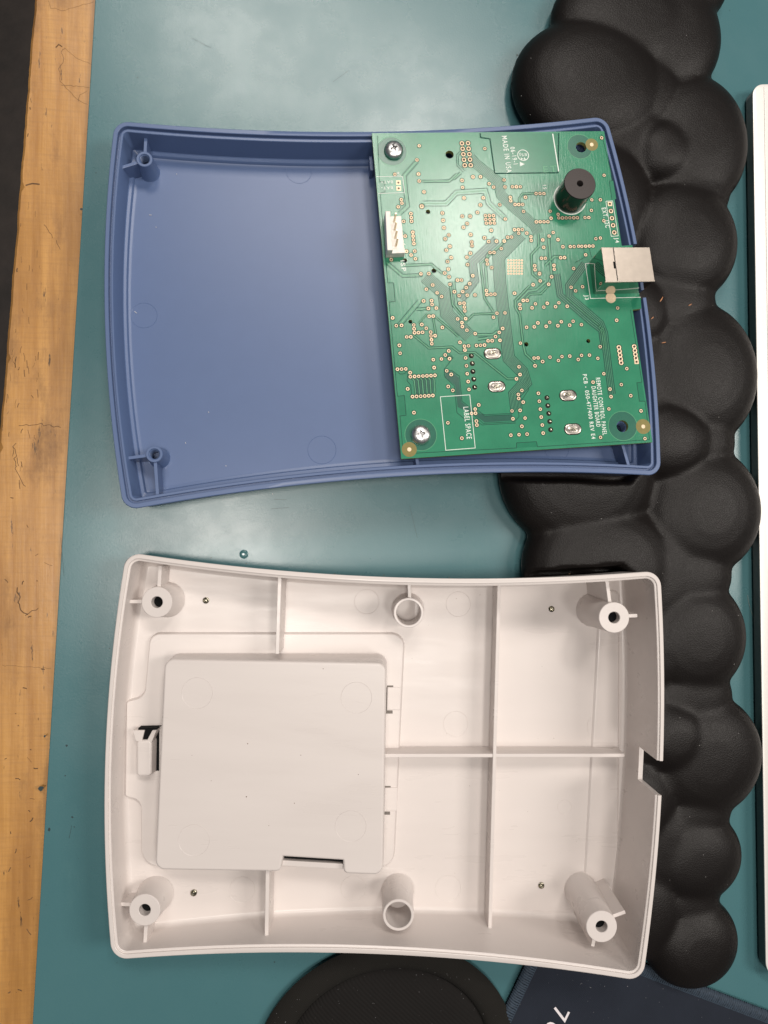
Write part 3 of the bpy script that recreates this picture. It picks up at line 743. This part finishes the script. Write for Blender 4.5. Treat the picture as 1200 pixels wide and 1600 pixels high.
# white pin header
hd = part('pin_header', board)
q = [bp(599.5, 343), bp(625.5, 342), bp(631.5, 402), bp(602.5, 403)]
mb = MB(); mb.prism(q, zt + .03, zt + 2.2); mb.build('header_base', 'nylon', hd, 0, bevel=.15)
mb = MB(); mb.prism([q[0], lerp(q[0], q[1], .30), lerp(q[3], q[2], .30), q[3]], zt + 2.15, zt + 6.2); mb.build('header_wall', 'nylon', hd, 0, bevel=.25)
mb = MB(); w0, w1 = lerp(q[0], q[3], .86), lerp(q[1], q[2], .86)
mb.prism([w0, w1, lerp(q[3], q[2], .99), lerp(q[3], q[2], .01)], zt + 2.15, zt + 3.6); mb.build('header_wall', 'nylon', hd, 0, bevel=.2)
for k in range(4):
    c = lerp(bp(614.5, 349, zt), bp(618, 394, zt), (k + .15) / 3.6)
    mb = MB(); mb.prism([(c[0] - .33, c[1] - .33), (c[0] + .33, c[1] - .33), (c[0] + .33, c[1] + .33), (c[0] - .33, c[1] + .33)], zt + 2.0, zt + 8.2); mb.build('header_pin', 'pin', hd, 0, bevel=.12)
# silkscreen
zs = zt + 0.055
def line(pts, w=0.2, name='silkscreen_line'):
    mb = MB(); mb.strip([bp(*p) for p in pts], w, zs); flat_up(mb.build(name, 'silk', board, 0))
line([(588, 276), (629, 276), (632, 301), (590.5, 302.5)]); line([(688, 620), (734, 617), (742.5, 700), (696.5, 703.5), (688, 620)], 0.22)
line([(914.5, 412), (922.5, 466.5), (1001, 464.5)], 0.22); line([(914.5, 412), (921, 411.5)], .2)
line([(946.5, 314.5), (957, 314), (966, 368.5), (955, 369.5), (946.5, 314.5)], 0.2)
line([(863.5, 209), (873, 268)], 0.42)
def txt(s, a, b, h): text(s, BF, a, b, h, zs, board, bold=0.012)
txt('MADE IN USA', (784, 212.5), (792, 270), 2.0); txt('06-19-1', (797, 230), (802.5, 257), 1.8)
txt('LABEL SPACE', (724, 636), (729.5, 686), 1.9)
txt('REMOTE CONTROL PANEL', (931, 590.5), (942, 680), 1.65); txt('DAUGHTER BOARD', (924, 604), (932, 667), 1.65); txt('PCB - 050-477400 REV E4', (910.5, 585), (924.5, 686), 1.55)
txt('EXT. I2C', (940, 325), (946.5, 356), 1.7); txt('J4', (960.5, 371.5), (962, 379.5), 1.5); txt('J3', (913.5, 461), (914.5, 468.5), 1.5) ; txt('J2', (631.2, 383), (630.5, 374.5), 1.5)
txt('S1', (854, 295.5), (853.2, 289), 1.3); txt('ISP', (625.5, 407), (628, 424), 1.6)
txt('BAT+', (613.5, 282), (595, 282.5), 1.1); txt('BAT-', (613.5, 291), (595.5, 291.8), 1.1); txt('J6', (624.6, 274.8), (623.6, 268.5), 1.1)
text('ET', BF, (849.5, 269.5), (870.5, 268.5), 2.6, zs, board, 'copper_lettering', 'trace', 0.0)
mb = MB(); c = bp(817.3, 242.6); mb.ring(c, 2.0, 2.28, zs, 40); flat_up(mb.build('approval_ring', 'silk', board, 0))
txt('ESJ', (822.5, 239.6), (811.8, 240.2), 1.05); txt('94', (821, 245.8), (813.5, 246.2), 1.05)
mb = MB(); mb.add([(*bp(*p), zs) for p in ((812.2, 253), (819.8, 256.6), (812.6, 260))], [(0, 1, 2)]); flat_up(mb.build('pin_mark', 'silk', board, 0))
# screws: lifted out with a driver, so things of their own
def screw(px, label, ang):
    c = bp(*px, zt + 1.2); root = thing('pan_head_screw', label, 'screw', BF, 'screws holding the circuit board')
    R = 3.6
    mb = MB(); mb.lathe(c, [(R * .93, zt + .05), (R, zt + .25), (R, zt + .7), (R * .95, zt + 1.25), (R * .8, zt + 1.75), (R * .55, zt + 2.1), (R * .25, zt + 2.25), (0.02, zt + 2.28)], 48)
    mb.lathe(c, [(1.9, zt + .06), (1.9, zt - 7)], 20, False, True)
    h = mb.build('screw_head', 'screw', root, 50)
    ca, sa = math.cos(ang), math.sin(ang)
    poly = []
    for k in range(4):
        a = ang + k * math.pi / 2
        for (u, w) in ((1.75, -.42), (1.75, .42), (.62, .62)):
            poly.append((c[0] + u * math.cos(a) - w * math.sin(a), c[1] + u * math.sin(a) + w * math.cos(a)))
    cm = MB(); lo = [(c[0] + (x - c[0]) * .45, c[1] + (y - c[1]) * .45, zt + .7) for x, y in poly]; hi = [(x, y, zt + 3) for x, y in poly]
    cm.loops([lo, hi]); cut(h, [cm.build('cutter', 'screw', root, 0)])
    h.data.set_sharp_from_angle(angle=math.radians(45))
screw((615.5, 233), 'shiny cross head screw in the upper left corner of the green board', 0.35)
screw((658, 678.5), 'shiny cross head screw in the lower left corner of the green board', 0.12)

# ------------------------------------------------------------------ white housing
WF = Frame.plane((-0.005, 0.035, 1), 259.0, (605, 1197), ((166, 1180), (1034, 1206)))
wc = [(197, 862.5), (1032, 891.5), (1004.5, 1534), (174.5, 1500.5)]
wm = [(616, 902), (1036, 1205), (590, 1491.5), (164, 1180)]
WC = [WF.px(*p) for p in wc]
WS = [sagitta(WF, wc[i], wc[(i + 1) % 4], wm[i]) for i in range(4)]
FA, FK = -22.5, -0.098
def wz(x, y): return FA + FK * x
def wp(px, py, h=0.0): return WF.px(px, py, FA + h, FK)      # a pixel on the sloping floor, h above it
white = thing('white_housing', 'off white plastic housing half lying open with ribs posts and a battery box', 'enclosure', WF)
def wo(d): return shell_outline(WC, WS, d, 5.6)
L = []
def wunder(x, y): return min(under(WF, x, y, rest_ramp), wz(x, y) - 1.8)
l = wo(3.2); L.append([(x, y, wunder(x, y)) for x, y in l])
l = wo(1.9); L.append([(x, y, wunder(x, y) + 1.2) for x, y in l])
l = wo(1.3); L.append([(x, y, wunder(x, y) + 5) for x, y in l])
for d, z in ((0.35, -1.5), (0, -0.5), (0.08, -0.18), (0.35, 0), (1.45, 0), (1.6, -0.12), (1.66, -0.55), (2.25, -0.6), (2.45, -0.75)):
    L.append([(x, y, z) for x, y in wo(d)])
for d, h in ((3.1, 2.2), (3.4, 1.2), (3.9, 0.4), (4.7, 0.0), (5.0, 0.0)):
    L.append([(x, y, wz(x, y) + h) for x, y in wo(d)])
mb = MB(); mb.loops(L)
wt = mb.build('tray', 'white', white, 28)
a = Vector(WF.px(1033, 1189)); b = Vector(WF.px(1031, 1243)); d = (b - a).normalized(); nn = Vector((-d.y, d.x))
mb = MB(); mb.prism([tuple(a - nn * 9), tuple(b - nn * 9), tuple(b + nn * 9), tuple(a + nn * 9)], -17, 5)
cut(wt, [mb.build('cutter', 'white', white, 0)])
# screw posts, tubes
posts = []
for px, zt_ in (((245, 941), -2.6), ((226, 1422), -2.6), ((959.5, 965), -2.6), ((940, 1448), -2.6)):
    posts.append(boss(WF, white, 'screw_post', 'white', px, zt_, wz, 5.6, 2.1, 0.9, 9, False, 0.2, 48))
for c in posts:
    mb = MB(); mb.disc(c, 2.05, -6.0, 24); flat_up(mb.build('post_bore_shade', 'void', white, 0))  # black disc partway down the bore paints its inner shade
for px, zt_ in (((638.5, 957.5), -9.5), ((622.3, 1430), -4.5)):
    c = boss(WF, white, 'locating_tube', 'white', px, zt_, wz, 5.65, 4.65, 0.5, 14, False, 0.2, 48)
def wwall(p0, p1, t, ztop, name='gusset', bev=0.2):
    mb = MB(); mb.wall(WF.px(*p0, ztop), WF.px(*p1, ztop), t, lambda x, y: wz(x, y) - 0.3, ztop); mb.build(name, 'white', white, 0, bevel=bev)
def gus(c, p, ztop, t=1.3):
    e = Vector(WF.px(*p, ztop)); cc = Vector(c); dd = (e - cc).normalized()
    mb = MB(); mb.wall(tuple(cc + dd * 5.2), tuple(e), t, lambda x, y: wz(x, y) - .3, ztop); mb.build('gusset', 'white', white, 0, bevel=.15)
for c, p, z in ((posts[0], (250, 884), -4), (posts[0], (200, 940), -5), (posts[1], (226, 1480), -5), (posts[1], (186, 1413), -6), (posts[2], (948, 906), -5), (posts[2], (996, 962), -6), (posts[3], (977, 1425), -6), (posts[3], (926, 1479), -7)):
    gus(c, p, z)
c = WF.px(638, 922, -11); wwall((639, 905), (640, 936), 1.3, -11)
def rib(p0, p1, h0, name='rib', t=1.4):
    """a rib standing h0 above the sloping floor; pixels are its top edge"""
    A = WF.px(*p0, FA + h0, FK); B = WF.px(*p1, FA + h0, FK)
    mb = MB(); mb.wall(A, B, t, lambda x, y: wz(x, y) - .3, lambda x, y: wz(x, y) + h0); mb.build(name, 'white', white, 0, bevel=.22)
rib((780, 912), (765.5, 1452), 10.0); rib((599, 1181), (976, 1180.5), 9.7)
rib((437, 899), (433, 1022), 14.5); rib((418, 1360), (416.3, 1463), 12.5)
# soft step along the right wall
for q, h in (([(940, 925), (966, 925), (964, 1420), (925, 1450), (912, 1450)], .8),):
    mb = MB(); mb.prism(round_poly([wp(*p, h) for p in q], 2, 3), lambda x, y: wz(x, y) - .3, lambda x, y, h=h: wz(x, y) + h, 1.2); mb.build('floor_step', 'white', white, 30, bevel=.9, seg=4)
# raised plinth and battery box
pl = [(235, 991), (631, 991), (614, 1354), (238, 1354), (221, 1338), (221, 1251), (196, 1244), (198, 1097), (226, 1090)]
mb = MB(); mb.prism(round_poly([wp(*p, 2.0) for p in pl], [3.5, 5, 5, 3, 4, 4, .8, .8, 4], 6), lambda x, y: wz(x, y) - .3, lambda x, y: wz(x, y) + 2.0, .7)
mb.build('plinth', 'white', white, 30, bevel=.35, seg=3)
BT = -2.4
bxp = [(258, 1031), (602, 1037), (597, 1366.5), (538, 1364), (537, 1343.5), (441, 1337.5), (437, 1361), (243, 1358)]
bx = [WF.px(*p, BT) for p in bxp]
mb = MB()
rp = round_poly(bx, [3, 3, 3.2, 1.3, .4, .4, 1.3, 3.2], 6)
if area2(rp) < 0: rp = rp[::-1]
lv = [(-.75, None), (-.55, BT - 5.5), (-.38, BT - 1.4), (-.2, BT - .5), (.1, BT - .14), (.45, BT), (.65, BT)]
mb.loops([[(x, y, (wz(x, y) + 1.5) if z is None else z) for x, y in inset_poly(rp, d)] for d, z in lv])
mb.build('battery_box', 'white', white, 30)
q = [WF.px(*p, BT - 2.2) for p in ((442, 1344.5), (536.5, 1350), (536, 1358), (440.5, 1353))]
mb = MB(); mb.prism(q, lambda x, y: wz(x, y) + 1, BT - 2.2); mb.build('slot_ledge', 'white', white, 0, bevel=.2)
q = [WF.px(*p, -6.5) for p in ((441, 1336), (537, 1342), (536, 1352), (441, 1347))]
mb = MB(); mb.prism(q, lambda x, y: wz(x, y) + 1, -6.6); mb.build('slot_gap', 'void', white, 0)
# latch
lt = part('latch', white)
def lp(px, py, z): return WF.px(px, py, z)
ZL = -7.0
mb = MB(); q = round_poly([lp(213, 1157, ZL), lp(237, 1157, ZL), lp(236, 1213, ZL), lp(213, 1213, ZL)], 1.2, 4)
mb.prism(q, lambda x, y: wz(x, y) + 1.5, ZL, .5); mb.build('latch_bar', 'white', lt, 30, bevel=.9, seg=4)
mb = MB(); mb.prism([lp(207, 1141, ZL - .5), lp(226, 1141, ZL - .5), lp(221, 1160, ZL - .5), lp(212, 1158, ZL - .5)], lambda x, y: wz(x, y) + 1.5, ZL - .3); mb.build('latch_arm', 'white', lt, 0, bevel=.3)
mb = MB(); mb.prism([lp(238, 1141, ZL - .5), lp(245, 1141, ZL - .5), lp(237, 1160, ZL - .5), lp(228, 1160, ZL - .5)], lambda x, y: wz(x, y) + 1.5, ZL - .3); mb.build('latch_arm', 'white', lt, 0, bevel=.3)
zq = ZL - 1.2
mb = MB(); mb.prism([lp(216, 1137.5, zq), lp(248, 1137.5, zq), lp(240, 1141, zq), lp(229, 1160, zq), lp(220, 1160, zq), lp(226, 1142, zq), lp(216, 1142, zq)], lambda x, y: wz(x, y) + 1.8, zq); mb.build('latch_opening', 'void', lt, 0)
mb = MB(); mb.prism([lp(241, 1150, zq - 3), lp(248, 1140, zq - 3), lp(247.5, 1205, zq - 3), lp(241, 1205, zq - 3)], lambda x, y: wz(x, y) + 1.8, lambda x, y: wz(x, y) + 2.3); mb.build('latch_opening', 'void', lt, 0)
# hinge tabs
for y0, y1, x0, x1 in ((1074, 1109, 605.5, 626), (1231, 1267, 601.5, 621)):
    h = 2.0
    mb = MB(); mb.prism([wp(x0, y0, h + .5), wp(x1, y0, h + .5), wp(x1 - 1, y1, h + .5), wp(x0 - .8, y1, h + .5)], lambda x, y: wz(x, y) + 1.9, lambda x, y: wz(x, y) + 2.5); o = mb.build('hinge_tab', 'white', white, 0, bevel=.12)
    mb = MB()
    for q in ([(x0 - 1, y0 - 3), (x0 + 9, y0 - 3), (x0 + 9, y0), (x0 - 1, y0)], [(x0 - 3, y1 + 1), (x0 + 8, y1 + 1), (x0 + 8, y1 + 6), (x0 - 3, y1 + 6)], [(x0 - 1.6, y0), (x0, y0), (x0 - .8, y1 + 1), (x0 - 2.4, y1 + 1)]):
        mb.prism([wp(*p, h) for p in q], lambda x, y: wz(x, y) + 1.9, lambda x, y: wz(x, y) + 2.03)
    mb.build('hinge_slit', plain('slit_shadow_plastic', (0.16, 0.14, 0.125), .7) if 'slit' not in M else M['slit'], o, 0)
mb = MB()
for px, r in (((385, 1245), .22), ((387, 1162), .2), ((470, 1180), .14), ((300, 1180), .12), ((460, 1255), .16), ((560, 1210), .14), ((505, 1045), .16), ((330, 1220), .13), ((420, 1290), .12)):
    c = WF.px(*px, BT); mb.lathe(c, [(r, BT + .01), (r * .7, BT + .06), (.01, BT + .07)], 7)
for _ in range(26):
    c = wp(random.uniform(640, 930), random.uniform(925, 1410)); z = wz(*c); r = random.uniform(.06, .13); mb.lathe(c, [(r, z + .01), (.01, z + .05)], 6)
for px in ((385, 881), (480, 893), (523, 897), (600, 899), (702, 903), (890, 897), (330, 872)):
    c = WF.px(*px, 0); mb.wall((c[0] - .3, c[1]), (c[0] + .25, c[1] + .2), .13, -.01, .02)
o = mb.build('dirt_speck', 'crack', white, 0); o['kind'] = 'stuff'
# little metal inserts and moulding marks
for px in ((322, 938), (303, 1394.5), (861.5, 951.5), (845.5, 1383)):
    c = wp(*px); z = wz(*c); mb = MB(); mb.lathe(c, [(1.25, z - .1), (1.2, z + .5), (.95, z + .62), (.75, z + .35), (.6, z + .3), (.45, z + .75), (.02, z + .8)], 20); mb.build('metal_insert', 'dark_tin', white, 50)
def mark(c, r, zf, parent=white):
    mb = MB(); cc = [circ(c, r, 48), circ(c, r - .07, 48), circ(c, r - .2, 48)]
    mb.loops([[(x, y, zf(x, y) - .02) for x, y in cc[0]], [(x, y, zf(x, y) + .07) for x, y in cc[1]], [(x, y, zf(x, y) - .02) for x, y in cc[2]]], False, False); mb.build('ejector_mark', 'white', parent, 20)
for px, r in (((573, 940), 4.9), ((716, 944), 5.0), ((712, 1131), 5.0), ((700, 1388), 5.1), ((378, 1390), 4.9), ((552, 1388), 4.9), ((882, 1261), 2.9), ((936, 1135), 5.0)):
    mark(wp(*px), r, wz)
for px in ((308, 1083), (557, 1090), (303, 1313), (548, 1291)):
    mark(WF.px(*px, BT), 5.7, lambda x, y: BT)
# red ink smear on the top left corner
o6 = wo(-0.03); a0 = Vector(WF.px(196, 880)); a1 = Vector(WF.px(200, 868))
near = [p for p in o6 if (Vector(p) - Vector(WF.px(195, 885))).length < 4.6]
mb = MB(); mb.loops([[(x, y, -.35) for x, y in near], [(x, y, -3.2) for x, y in near]], False, False)
mb.f = mb.f[:len(near) - 1]; mb.build('red_mark', 'red', white, 0)

# ------------------------------------------------------------------ cloud shaped wrist rest
lob = [(985, 40, 120, 90, 16), (1050, 55, 78, 95, 15), (920, 138, 117, 106, 19), (1085, 222, 84, 108, 16), (1030, 243, 54, 54, 16.8), (930, 315, 88, 100, 18), (1062, 378, 90, 99, 18), (985, 490, 64, 66, 16),
       (1092, 585, 92, 116, 17), (1034, 690, 77, 70, 18.5), (1095, 797, 95, 106, 17), (905, 740, 122, 122, 18.5), (938, 885, 120, 110, 18.5), (1082, 995, 84, 96, 17), (985, 1010, 95, 90, 15),
       (1040, 1148, 63, 62, 18), (1098, 1180, 93, 100, 17), (975, 1250, 84, 84, 17), (1080, 1337, 79, 76, 16.5), (985, 1420, 84, 84, 16.5), (1080, 1470, 72, 74, 17), (1010, 600, 80, 100, 14), (1020, 900, 90, 100, 15), (980, 1130, 90, 90, 15), (1030, 1320, 70, 90, 15), (970, 210, 90, 90, 14), (1030, -40, 110, 90, 16),
       (1050, 470, 70, 60, 14), (1080, 690, 70, 60, 14.5), (1075, 900, 70, 60, 14.5), (1080, 1088, 66, 60, 14), (1085, 1268, 58, 50, 14), (1070, 1405, 55, 50, 14), (1000, 150, 70, 70, 14.5), (1080, 300, 62, 50, 14)]
mb = MB()
for x, y, r, r2, h in lob:
    c = Vector(B0.px(x, y, 7)); R = (Vector(B0.px(x + r, y, 7)) - c).length; R2 = (Vector(B0.px(x, y + r2, 7)) - c).length
    n1, n2 = 36, 12; L = []
    for j in range(n2 + 1):
        ph = -math.pi / 2 + math.pi * j / n2
        L.append([(c.x + max(1e-3, R * max(0, math.cos(ph)) ** 0.8) * math.cos(2 * math.pi * i / n1), c.y + max(1e-3, R2 * max(0, math.cos(ph)) ** 0.8) * math.sin(2 * math.pi * i / n1), 5.0 + (h - 5.0) * math.sin(ph) if ph > 0 else 5.0 + 5.4 * math.sin(ph)) for i in range(n1)])
    mb.loops(L)
rest = mb.build('wrist_rest', 'leather', None, 0)
md = rest.modifiers.new('remesh', 'REMESH'); md.mode = 'VOXEL'; md.voxel_size = 1.1 * MM; md.use_smooth_shade = True
sm = rest.modifiers.new('smooth', 'SMOOTH'); sm.factor = 0.5; sm.iterations = 14
bpy.context.view_layer.update()
me = bpy.data.meshes.new_from_object(rest.evaluated_get(bpy.context.evaluated_depsgraph_get()))
rest.modifiers.clear(); rest.data = me; me.name = 'wrist_rest'
# the foam gives way under the two shells
def inside_dist(poly, p):
    """signed distance, negative inside"""
    best = 1e9; ins = False; n = len(poly)
    for i in range(n):
        ax, ay = poly[i - 1]; bx_, by_ = poly[i]
        dx_, dy_ = bx_ - ax, by_ - ay; t = max(0, min(1, ((p[0] - ax) * dx_ + (p[1] - ay) * dy_) / (dx_ * dx_ + dy_ * dy_ + 1e-12)))
        best = min(best, (p[0] - ax - t * dx_) ** 2 + (p[1] - ay - t * dy_) ** 2)
        if (ay > p[1]) != (by_ > p[1]) and p[0] < (bx_ - ax) * (p[1] - ay) / (by_ - ay) + ax: ins = not ins
    return -math.sqrt(best) if ins else math.sqrt(best)
feet = []
from mathutils.bvhtree import BVHTree
def tree_of(ob, fr):
    b = bmesh.new(); b.from_mesh(ob.data); b.transform(fr.mat()); t = BVHTree.FromBMesh(b); b.free(); return t
UND = [tree_of(tray, BF), tree_of(wt, WF)]
for fr, o in ((BF, bo(0)[::6]), (WF, wo(0)[::6])):
    feet.append([tuple((fr.world((x, y, -10)))[:2]) for x, y in o])
for v in me.vertices:
    x, y, z = v.co / MM
    if z < 1: continue
    lim = 1e9
    for ft, un in zip(feet, UND):
        d = inside_dist(ft, (x, y))
        if d > 16: continue
        hit = un.ray_cast(Vector((x, y, -20)) * MM, Vector((0, 0, 1)))[0] if d < 3 else None
        base = min(rest_ramp(x) - 0.4, hit.z / MM - 0.5 if hit else 99)
        lim = min(lim, base + (0 if d < 0.3 else (d - 0.3) * 7.0))
    if z > lim: v.co.z = lim * MM if lim < z else z * MM
me.polygons.foreach_set('use_smooth', [True] * len(me.polygons)); me.update()
rest.data.materials.clear(); rest.data.materials.append(M['leather'])
tag(rest, 'black leatherette cloud shaped wrist rest pressed under the two plastic shells', 'wrist rest')
_bm = bmesh.new(); _bm.from_mesh(me); BV = BVHTree.FromBMesh(_bm); _bm.free()
def on_rest(px, py):
    h = BV.ray_cast(CAM * MM, ray(px, py).normalized())
    return (h[0] / MM) if h[0] else Vector((*B0.px(px, py, 0), 0))
for k, (px, py, a) in enumerate(((1033, 468, 1.0), (1019, 497, .7), (1037, 535.5, .2), (1078, 476.5, .5))):
    p = on_rest(px, py); mb = MB(); L_ = (1.3, .7, 1.0, .8)[k]
    mb.tube([p + Vector((-math.cos(a) * L_, -math.sin(a) * L_, .15)), p + Vector((0, 0, .35)), p + Vector((math.cos(a) * L_, math.sin(a) * L_, .15))], [.12, .25, .1], 6)
    tag(mb.build('shaving', 'shaving'), ('larger copper coloured shaving on the black wrist rest just right of the silver socket', 'tiny dark shaving on the wrist rest beside the right edge of the blue shell', 'thin curved pale shaving on the wrist rest lower right of the silver socket', 'small orange speck on the middle of a wrist rest lobe')[k], 'shaving', 'shavings on the wrist rest')
mb = MB()
for _ in range(60):
    px, py = random.uniform(800, 1180), random.uniform(10, 1500)
    h = BV.ray_cast(CAM * MM, ray(px, py).normalized())
    if not h[0]: continue
    p = h[0] / MM
    if any(inside_dist(ft, (p.x, p.y)) < 1 for ft in feet): continue
    s = random.uniform(.05, .12); mb.lathe((p.x, p.y), [(s, p.z - .05), (s, p.z + .05), (.01, p.z + .1)], 5)
o = mb.build('dust', 'lint'); o['kind'] = 'stuff'; o['label'] = 'pale dust specks on the black wrist rest'; o['category'] = 'dust'

# ------------------------------------------------------------------ keyboard slab at the right
kb = thing('keyboard', 'silver aluminium slab with a rounded corner at the right edge of the mat', 'keyboard')
HK = 7.0
K = [B0.px(1176.5, 132, HK), B0.px(1330, 128, HK), B0.px(1350, 1526, HK), B0.px(1197.5, 1530, HK)]
kp = round_poly(K, [4.5, 4.5, 4.5, 7], 8)
mb = MB()
if area2(kp) < 0: kp = kp[::-1]
mb.loops([[(x, y, 0.6) for x, y in inset_poly(kp, 1.4)], [(x, y, 1.6) for x, y in inset_poly(kp, .5)], [(x, y, HK - .5) for x, y in inset_poly(kp, .02)]]); mb.build('keyboard_body', 'kb_side', kb, 30)
mb = MB(); mb.loops([[(x, y, HK - .49) for x, y in inset_poly(kp, .0)], [(x, y, HK - .12) for x, y in inset_poly(kp, .02)], [(x, y, HK) for x, y in inset_poly(kp, .25)]]); mb.build('top_plate', 'silver', kb, 30)
kq = [B0.px(1193.5, 136, HK), B0.px(1325, 132, HK), B0.px(1345, 1520, HK), B0.px(1213, 1524, HK)]
mb = MB(); mb.prism(kq, HK + .005, HK + .35); mb.build('key_deck', 'silver', kb, 0, bevel=.2)
for x in (1240, 1300):
    for y in (300, 1350):
        mb = MB(); mb.lathe(B0.px(x, y, 0), [(4, 0.02), (4, .65)], 20, True, True); mb.build('foot', 'kb_side', kb)

# ------------------------------------------------------------------ round fabric pad (lower edge)
pad = thing('fabric_pad', 'round black fabric pad with a raised rim under the white housing edge', 'cushion')
cx, cy = B0.px(606, 1662, 4); ra = abs(B0.px(606 + 186, 1662, 4)[0] - cx); rb = abs(B0.px(606, 1662 - 172, 4)[1] - cy)
def ell(k, z, n=72):
    return [(cx + ra * k * math.cos(2 * math.pi * i / n), cy + rb * k * math.sin(2 * math.pi * i / n), z) for i in range(n)]
mb = MB(); mb.loops([ell(1.0, .2), ell(1.06, 1.0), ell(1.08, 2.6), ell(1.05, 4.0), ell(.98, 5.0), ell(.91, 5.0), ell(.865, 4.2), ell(.85, 2.6)], True, True); mb.build('pad_rim', 'rim_fabric', pad, 60)
mb = MB(); mb.loops([ell(.853, 2.4), ell(.845, 3.0), ell(.80, 3.8), ell(.68, 4.3), ell(.4, 4.4), ell(.05, 4.4)], False, True); mb.build('pad_centre', 'mesh_fabric', pad, 60)

# ------------------------------------------------------------------ navy mouse pad with an overlocked edge
mpad = thing('mouse_pad', 'navy cloth mouse pad with stitched edge and white print at the bottom', 'mouse pad')
ZP = 3.0
pc = [(852, 1452), (1260, 1607), (1160, 1800), (690, 1795)]
P4 = [B0.px(*p, ZP) for p in pc]
rp = round_poly(P4, [7, 7, 7, 7], 8)
if area2(rp) < 0: rp = rp[::-1]
mb = MB(); mb.loops([[(x, y, .1) for x, y in inset_poly(rp, .7)], [(x, y, ZP - .6) for x, y in inset_poly(rp, .6)], [(x, y, ZP - .15) for x, y in inset_poly(rp, 1.3)], [(x, y, ZP) for x, y in inset_poly(rp, 3.6)]]); mb.build('pad_cloth', 'navy', mpad, 40)
# overlock stitches: one bight of thread after another along two visible edges
mb = MB(); ring_ = inset_poly(rp, 0.0); per = []
for i in range(len(ring_)):
    a, b = Vector(ring_[i]), Vector(ring_[(i + 1) % len(ring_)]); Ls = (b - a).length; per.append((a, b, Ls))
tot = sum(p[2] for p in per); s = 0.0; step = 0.95
pos = 0.0; idx = 0; acc = 0.0
while pos < tot and idx < len(per):
    a, b, Ls = per[idx]
    if pos > acc + Ls: acc += Ls; idx += 1; continue
    t = (pos - acc) / max(Ls, 1e-6); p = a + (b - a) * t; d = (b - a).normalized(); nrm = Vector((-d.y, d.x))
    j = random.uniform(-.12, .12)
    q = [p - nrm * .15, p - nrm * .55 + d * j, p + nrm * .1 + d * .2, p + nrm * 1.6 + d * (.35 + j), p + nrm * 3.5 + d * .5]
    zz = [.6, ZP - .8, ZP + .15, ZP + .32, ZP + .02]
    mb.tube([(v.x, v.y, z) for v, z in zip(q, zz)], [.42, .5, .5, .44, .36], 6, True)
    v = p + nrm * 3.5
    mb.tube([(v.x - d.x * .1, v.y - d.y * .1, ZP + .1), (v.x + d.x * .85, v.y + d.y * .85, ZP + .1)], .22, 5)
    pos += step
o = mb.build('edge_stitching', 'thread', mpad, 60); o['kind'] = 'stuff'
text('76', B0, (868, 1571), (849, 1610), 7.2, ZP + .03, mpad, 'printed_number', 'ink', 0.0)

# ------------------------------------------------------------------ stray hair on the mat
mb = MB(); pts = []
for i in range(14):
    t = i / 13; x = 1170 + 30 * t ** 1.5; y = 930 + 78 * t
    q = B0.px(x, y, 1); pts.append((q[0], q[1], .2 + (7.6 * max(0, t - .55) / .45 if t > .55 else 0)))
mb.tube(pts, .06, 5); tag(mb.build('hair_strand', 'hair'), 'fine pale hair curling from the mat onto the silver slab', 'hair')
